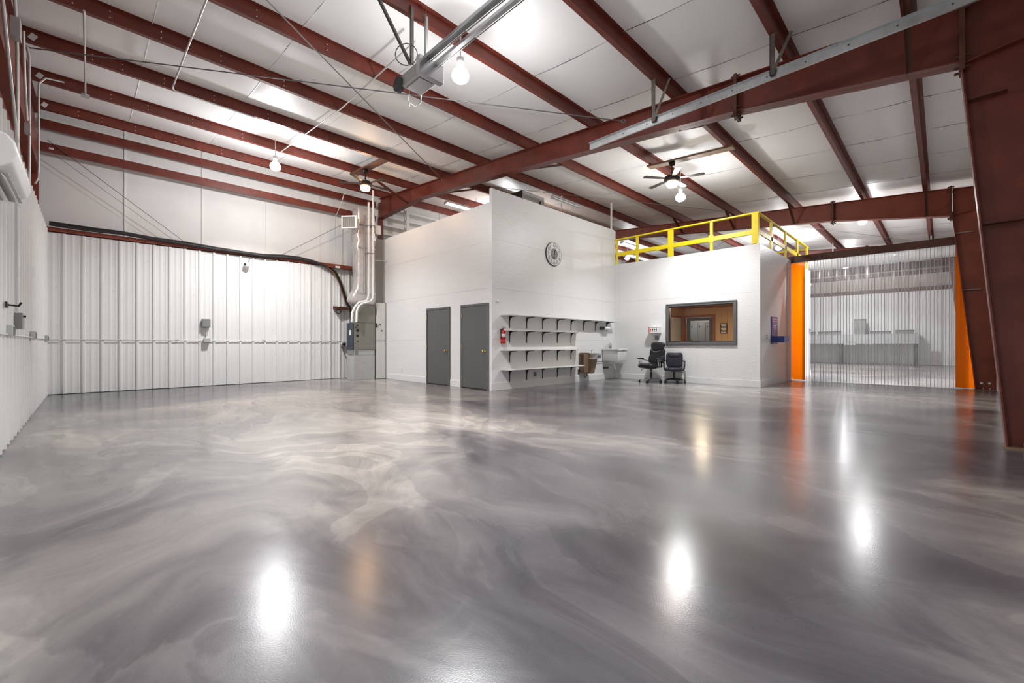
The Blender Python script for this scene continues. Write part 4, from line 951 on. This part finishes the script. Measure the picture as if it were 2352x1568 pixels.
# ================================================================ CHAIRS
def chair_base(t, r, leg_m, up):
    for k in range(5):
        a = k*2*PI/5+.35; c_, s_ = math.cos(a), math.sin(a)
        MB().tube([(0, 0, .125), (c_*r*.5, s_*r*.5, .115), (c_*r*.97, s_*r*.97, .085)], [.030, .022, .014], 8, flat=.8).build('base_leg', leg_m, t)
        cs = MB(); px, py = c_*r*.97, s_*r*.97; nx, ny = -s_, c_
        for o in (-.022, .010): cs.cyl((px+nx*o, py+ny*o, .03), (px+nx*(o+.014), py+ny*(o+.014), .03), .030, 16)
        cs.cyl((px, py, .05), (px, py, .095), .008, 8); cs.box(px-.014, px+.014, py-.014, py+.014, .045, .066); cs.build('caster', 'black_plastic', t)
    MB().cyl((0, 0, .09), (0, 0, .30), .032, 16).cyl((0, 0, .30), (0, 0, up), .018, 12).build('gas_column', 'black_plastic', t)
def superq(mb, c, h, e=.35, nu=28, nv=14, rot=None, taper=0):
    """soft cushion: superellipsoid with half sizes h"""
    vs = []; fs = []; f = lambda v, p: math.copysign(abs(v)**p, v)
    R = rot or Matrix()
    for i in range(nv+1):
        p = -PI/2 + PI*i/nv
        for k in range(nu):
            q = 2*PI*k/nu; x = f(math.cos(p), e)*f(math.cos(q), e); y = f(math.cos(p), e)*f(math.sin(q), e); z = f(math.sin(p), e)
            y *= 1+taper*z
            v = R @ Vector((x*h[0], y*h[1], z*h[2])); vs.append((v.x+c[0], v.y+c[1], v.z+c[2]))
    for i in range(nv):
        for k in range(nu): fs.append((i*nu+k, i*nu+(k+1) % nu, (i+1)*nu+(k+1) % nu, (i+1)*nu+k))
    mb.add(vs, fs, True); return mb
c1 = thing('office_chair', 'tall black leather executive chair with chrome arms, left of the pair', 'chair', (11.45, 5.87, 0), math.radians(167), group='office chairs by the window')
chair_base(c1, .33, 'silver', .42)
MB().box(-.12, .12, -.09, .09, .395, .43).build('tilt_mechanism', 'black_plastic', c1, bevel=.006)
superq(MB(), (.04, 0, .485), (.29, .27, .065), .45).build('seat', 'black_leather', c1)
superq(MB(), (.19, 0, .475), (.13, .255, .060), .6).build('seat_front_roll', 'black_leather', c1)
tl = Matrix.Rotation(-.16, 4, 'Y')
superq(MB(), (-.255, 0, .73), (.055, .215, .24), .5, rot=tl).build('backrest', 'black_leather', c1)
for s_ in (-1, 1):
    superq(MB(), (-.235, s_*.215, .67), (.055, .055, .12), .7, rot=tl).build('side_bolster', 'black_leather', c1)
    superq(MB(), (-.265, s_*.205, .85), (.05, .05, .11), .7, rot=tl).build('side_bolster', 'black_leather', c1)
superq(MB(), (-.285, 0, 1.03), (.062, .225, .125), .5, rot=tl, taper=.08).build('headrest', 'black_leather', c1)
MB().tube([(-.205, -.17, .93), (-.185, -.09, .895), (-.18, 0, .885), (-.185, .09, .895), (-.205, .17, .93)], .006, 6).build('seam_piping', 'silver', c1)
for s_ in (-1, 1):
    ar = MB(); superq(ar, (.06, s_*.33, .685), (.13, .042, .022), .6); pad = ar.build('arm_pad', 'black_plastic', c1)
    MB().tube([(.02, s_*.27, .45), (.06, s_*.325, .47), (.11, s_*.335, .60), (.11, s_*.335, .665)], .012, 8).tube([(-.05, s_*.27, .45), (.0, s_*.325, .48), (.04, s_*.335, .60), (.04, s_*.335, .665)], .012, 8).tube([(.0, s_*.335, .655), (-.10, s_*.32, .64), (-.20, s_*.26, .60)], .014, 8).build('arm_bracket', 'chrome', c1)
MB().tube([(.05, -.08, .40), (.10, -.24, .39), (.11, -.27, .33)], [.006, .006, .012], 8).build('lever', 'black_plastic', c1)
c2 = thing('office_chair', 'smaller low black leather task chair with channelled back, right of the pair', 'chair', (11.755, 5.33, 0), math.radians(203), group='office chairs by the window')
chair_base(c2, .29, 'black_plastic', .34)
MB().box(-.11, .11, -.08, .08, .325, .35).build('tilt_mechanism', 'black_plastic', c2, bevel=.006)
superq(MB(), (.03, 0, .395), (.25, .24, .050), .5).build('seat', 'navy_leather', c2)
t2 = Matrix.Rotation(-.12, 4, 'Y')
superq(MB(), (-.215, 0, .655), (.045, .225, .215), .38, rot=t2).build('backrest', 'navy_leather', c2)
for k in range(6): superq(MB(), (-.176, -.125+k*.05, .60), (.018, .024, .115), .8, nu=14, nv=8, rot=t2).build('padded_channel', 'navy_leather', c2)
superq(MB(), (-.195, 0, .775), (.030, .165, .055), .6, rot=t2).build('head_cushion', 'navy_leather', c2)
for s_ in (-1, 1):
    MB().tube([(-.19, s_*.235, .62), (-.10, s_*.27, .625), (.03, s_*.275, .60), (.10, s_*.27, .52), (.09, s_*.265, .42), (.0, s_*.25, .365), (-.06, s_*.20, .345)], [.016, .022, .024, .022, .018, .016, .014], 10).build('armrest', 'black_plastic', c2)
MB().tube([(.02, .06, .335), (.05, .24, .31)], .006, 6).build('lever', 'black_plastic', c2)

# ================================================================ YELLOW RAILING
r = thing('yellow_railing', 'bright yellow wooden guard railing around the office roof deck', 'railing', (XW+.1, YC+.1, 3.675))
XR_ = XW+.07; YRr = YC+.06; ZT = 4.45; ZB = 3.665
for y, wv in ((7.42, .04), (6.70, .075), (5.62, .155), (4.46, .075)):
    WB(r).box(XR_-.036, XR_+.03, y-wv/2, y+wv/2, ZB-(.0 if wv > .05 else 0), ZT).build('post', 'yellow', r, bevel=.004)
WB(r).box(XR_-.06, XR_+.06, YRr-.02, YRr+.14, ZB+.012, ZT).build('post', 'yellow', r, bevel=.004)
WB(r).box(XR_-.03, XR_+.03, YRr+.13, 7.44, 3.93, 4.05).build('mid_rail', 'yellow', r, bevel=.003)
for y in (6.70, 4.46): WB(r).prism([(y-.075, 3.93), (y-.05, 3.89), (y+.05, 3.89), (y+.075, 3.93), (y+.075, 4.05), (y+.05, 4.09), (y-.05, 4.09), (y-.075, 4.05)], 'x', XR_-.048, XR_-.037).build('splice_block', 'yellow', r)
WB(r).box(XR_-.05, XR_+.05, YRr-.03, 7.44, ZT+.001, ZT+.04).build('top_rail', 'yellow', r, bevel=.003)
for x in (13.35, 14.85, 16.35, 17.75):
    WB(r).box(x-.07, x+.07, YRr-.02, YRr+.025, ZB+.001 if x < 17 else 3.2, ZT).build('post', 'yellow', r, bevel=.004)
WB(r).box(XR_+.062, 17.82, YRr-.02, YRr+.02, 3.93, 4.05).build('mid_rail', 'yellow', r, bevel=.003)
WB(r).box(XR_+.052, 17.9, YRr-.03, YRr+.05, ZT+.001, ZT+.04).build('top_rail', 'yellow', r, bevel=.003)
WB(r).box(17.80, 17.86, YRr+.06, 8.0, ZT-.05, ZT).box(17.80, 17.86, YRr+.06, 8.0, 3.93, 4.03).build('return_rail', 'yellow', r)
# white post above the tall wall
t = thing('support_post', 'thin white post standing on the tall wall end up to the purlin', 'post', (12.0, YS+.06, 4.79))
WB(t).box(11.95, 12.01, YS+.02, YS+.05, 4.80, zb(7.5)+.10).build('post_bar', 'trim_white', t)
WB(t).box(11.92, 12.04, YS+.01, YS+.06, 4.791, 4.80).build('foot_plate', 'trim_white', t)
t = thing('air_handler', 'dark box with a speckled white side showing above the tall white wall', 'air handler', (9.3, 9.0, 4.35))
WB(t).box(8.86, 9.84, 8.52, 9.9, 4.345, 5.54).build('casing', 'black', t, bevel=.01)
WB(t).box(8.88, 9.82, 8.505, 8.518, 4.36, 5.52).build('speckled_panel', 'speckled', t)
WB(t).box(9.60, 9.66, 8.49, 8.5045, 5.26, 5.38).build('latch', 'dark_box', t)
t = thing('hanger_rod', 'thin white threaded rod hanging from the purlin beside the dark box', 'rod', (10.2, 8.15, 4.9))
WB(t).cyl((10.2, 8.15, 4.35), (10.2, 8.15, zb(8.15)), .010, 8).build('rod', 'trim_white', t)
WB(t).box(10.16, 10.24, 8.11, 8.19, zb(8.15)-.012, zb(8.15)-.001).build('beam_clamp', 'silver', t)
# white painted girts high on the back wall behind the office
t = thing('girt_framework', 'white painted girts and upright on the back wall above the office', 'girt', (7.8, 13.5, 4.9))
for z in (4.55, 4.85, 5.15, 5.45, 5.75): WB(t).prism([(13.46, z), (13.80, z), (13.80, z+.012), (13.472, z+.012), (13.472, z+.07), (13.46, z+.07)], 'x', 7.2, 13.5).build('girt', 'trim_white', t)
WB(t).box(8.02, 8.14, 13.40, 13.459, 4.4, 5.85).build('upright', 'trim_white', t)

# ================================================================ STRIP CURTAIN
h = thing('curtain_header', 'brown steel header beam carrying the clear strip curtain', 'beam', (15.28, 1.5, 3.65))
WB(h).prism([(15.24, 3.575), (15.34, 3.575), (15.34, 3.585), (15.25, 3.585), (15.25, 3.76), (15.34, 3.76), (15.34, 3.77), (15.24, 3.77)], 'y', -.55, 3.33).build('header_channel', 'brown_steel', h)
def strip_mesh(w, z0, z1, ribs, mats, name):
    """a ribbed clear strip; local Y = width, hangs from z1 to z0"""
    n = 12; vs = []; fs = []; mi = []; cols = []
    for k in range(n+1):
        y = -w/2 + w*k/n; cols.append((y, .012*math.cos(PI*(y/w)) + 0))
    zs = [z0, z0+.6, z1-.4, z1]
    for (y, x) in cols:
        for i, z in enumerate(zs): vs.append((x*(1 if i < 2 else .6), y, z))
    for k in range(n):
        for i in range(3): fs.append((4*k+i, 4*k+4+i, 4*k+5+i, 4*k+1+i)); mi.append(0)
    for q in range(ribs):
        y = (q-(ribs-1)/2)*.0683; o = len(vs); rr = .0065
        for z in (z0, z1):
            for a in range(5): vs.append((-.014+rr*math.cos(a*2*PI/5)*1.4, y+rr*math.sin(a*2*PI/5), z))
        for a in range(5): fs.append((o+a, o+(a+1) % 5, o+5+(a+1) % 5, o+5+a)); mi.append(1)
    me = bpy.data.meshes.new(name); me.from_pydata(vs, [], fs); me.update(); me.polygons.foreach_set('material_index', mi)
    for m_ in mats: me.materials.append(M[m_])
    return me
cu = thing('strip_curtain', 'clear ribbed plastic strip curtain closing the opening right of the office', 'strip curtain', (15.34, 1.35, 3.57))
sm_ = strip_mesh(.3075, -3.555, .10, 5, ('clear_strip', 'clear_rib'), 'clear_strip'); k = 0; y = 2.80
while y > -.28:
    o = bpy.data.objects.new('clear_strip', sm_); COL.objects.link(o); o.parent = cu
    o.location = (.045 if k % 2 else .02, y-1.35, 0); o.rotation_euler = (0, 0, random.uniform(-.03, .03)); y -= .2049; k += 1
for (yc, wdt, lab) in ((3.075, .34, 'orange edge strip beside the office wall'), (-.42, .36, 'orange edge strip beside the red column')):
    o = bpy.data.objects.new('orange_strip', strip_mesh(wdt, -3.545, .0, 0, ('orange_strip',), 'orange_strip')); COL.objects.link(o); o.parent = cu
    o.location = (-.02 if yc > 0 else .0, yc-1.35, 0); o['label'] = lab

# ================================================================ FAR ROOM
t = thing('workbench', 'long pale grey workbench along the far wall beyond the curtain', 'workbench', (29.9, 4.0, 0))
WB(t).box(29.2, 30.3, .80, 8.2, 1.10, 1.14).build('bench_top', 'bench_grey', t)
WB(t).box(29.2, 29.24, .80, 8.2, 1.141, 1.56).build('front_board', 'bench_grey', t)
WB(t).box(29.6, 29.64, .80, 8.2, 1.141, 1.62).build('back_board', 'bench_grey', t)
for y in (.92, 3.9, 6.9): WB(t).box(29.3, 29.55, y-.08, y+.08, 0, 1.10).build('leg', 'dark_box', t)
for i, (ya, yb2, h_) in enumerate(((1.0, 1.7, .28), (1.9, 2.7, .22), (4.0, 5.0, .26), (5.2, 6.2, .24))):
    t = thing('storage_box', ['low dark box on the right end of the far workbench', 'long dark tray second from the right on the far workbench', 'dark crate near the middle of the far workbench', 'dark crate at the left of the far workbench'][i], 'box', (29.9, (ya+yb2)/2, 1.14))
    WB(t).box(29.7, 30.2, ya, yb2, 1.141, 1.60+h_*.6).build('box_body', 'grey_box', t, bevel=.01)
    WB(t).box(29.69, 30.21, ya-.01, yb2+.01, 1.60+h_*.6, 1.64+h_*.6).build('lid', 'dark_box', t)
t = thing('storage_bin', 'tall dark cabinet standing on the far workbench beyond the curtain', 'box', (30.0, 3.2, 1.14))
WB(t).box(29.75, 30.1, 2.90, 3.40, 1.141, 2.40).build('bin_body', 'grey_box', t, bevel=.01)
WB(t).box(29.74, 30.11, 2.89, 3.41, 2.401, 2.44).build('lid', 'dark_box', t)
t = thing('spiral_duct', 'grey round duct crossing high beyond the strip curtain', 'duct', (21.5, 2, 4.35))
WB(t).cyl((21.5, -.8, 4.42), (21.5, 8.0, 4.42), .26, 24).build('duct_pipe', 'galvanized_dull', t)
for y in (0, 1.2, 2.4, 3.6, 4.8, 6): WB(t).cyl((21.5, y, 4.42), (21.5, y+.05, 4.42), .275, 24).build('joint_band', 'galvanized', t)
for y in (.27, 3.12, 6.5): WB(t).box(21.49, 21.51, y-.02, y+.02, 4.68, zb(y)).build('hanger_strap', 'galvanized', t)
t = thing('crane_beam', 'dark brown overhead beam under the round duct beyond the curtain', 'beam', (25, 2, 4.4))
WB(t).box(25.0, 25.25, -.85, 13, 4.60, 4.62).box(25.11, 25.14, -.85, 13, 4.34, 4.60).box(25.0, 25.25, -.85, 13, 4.32, 4.34).build('i_beam', 'brown_steel', t)
t = thing('door_handle_set', 'small lever handle on the far side wall seen through the curtain', 'door handle', (17.75, YC-.01, 1.55))
MB().box(-.03, .03, -.012, .008, -.09, .09).build('plate', 'silver', t)
MB().tube([(0, -.012, .03), (0, -.06, .03), (-.12, -.06, .03)], .009, 8).build('lever', 'dark_box', t)
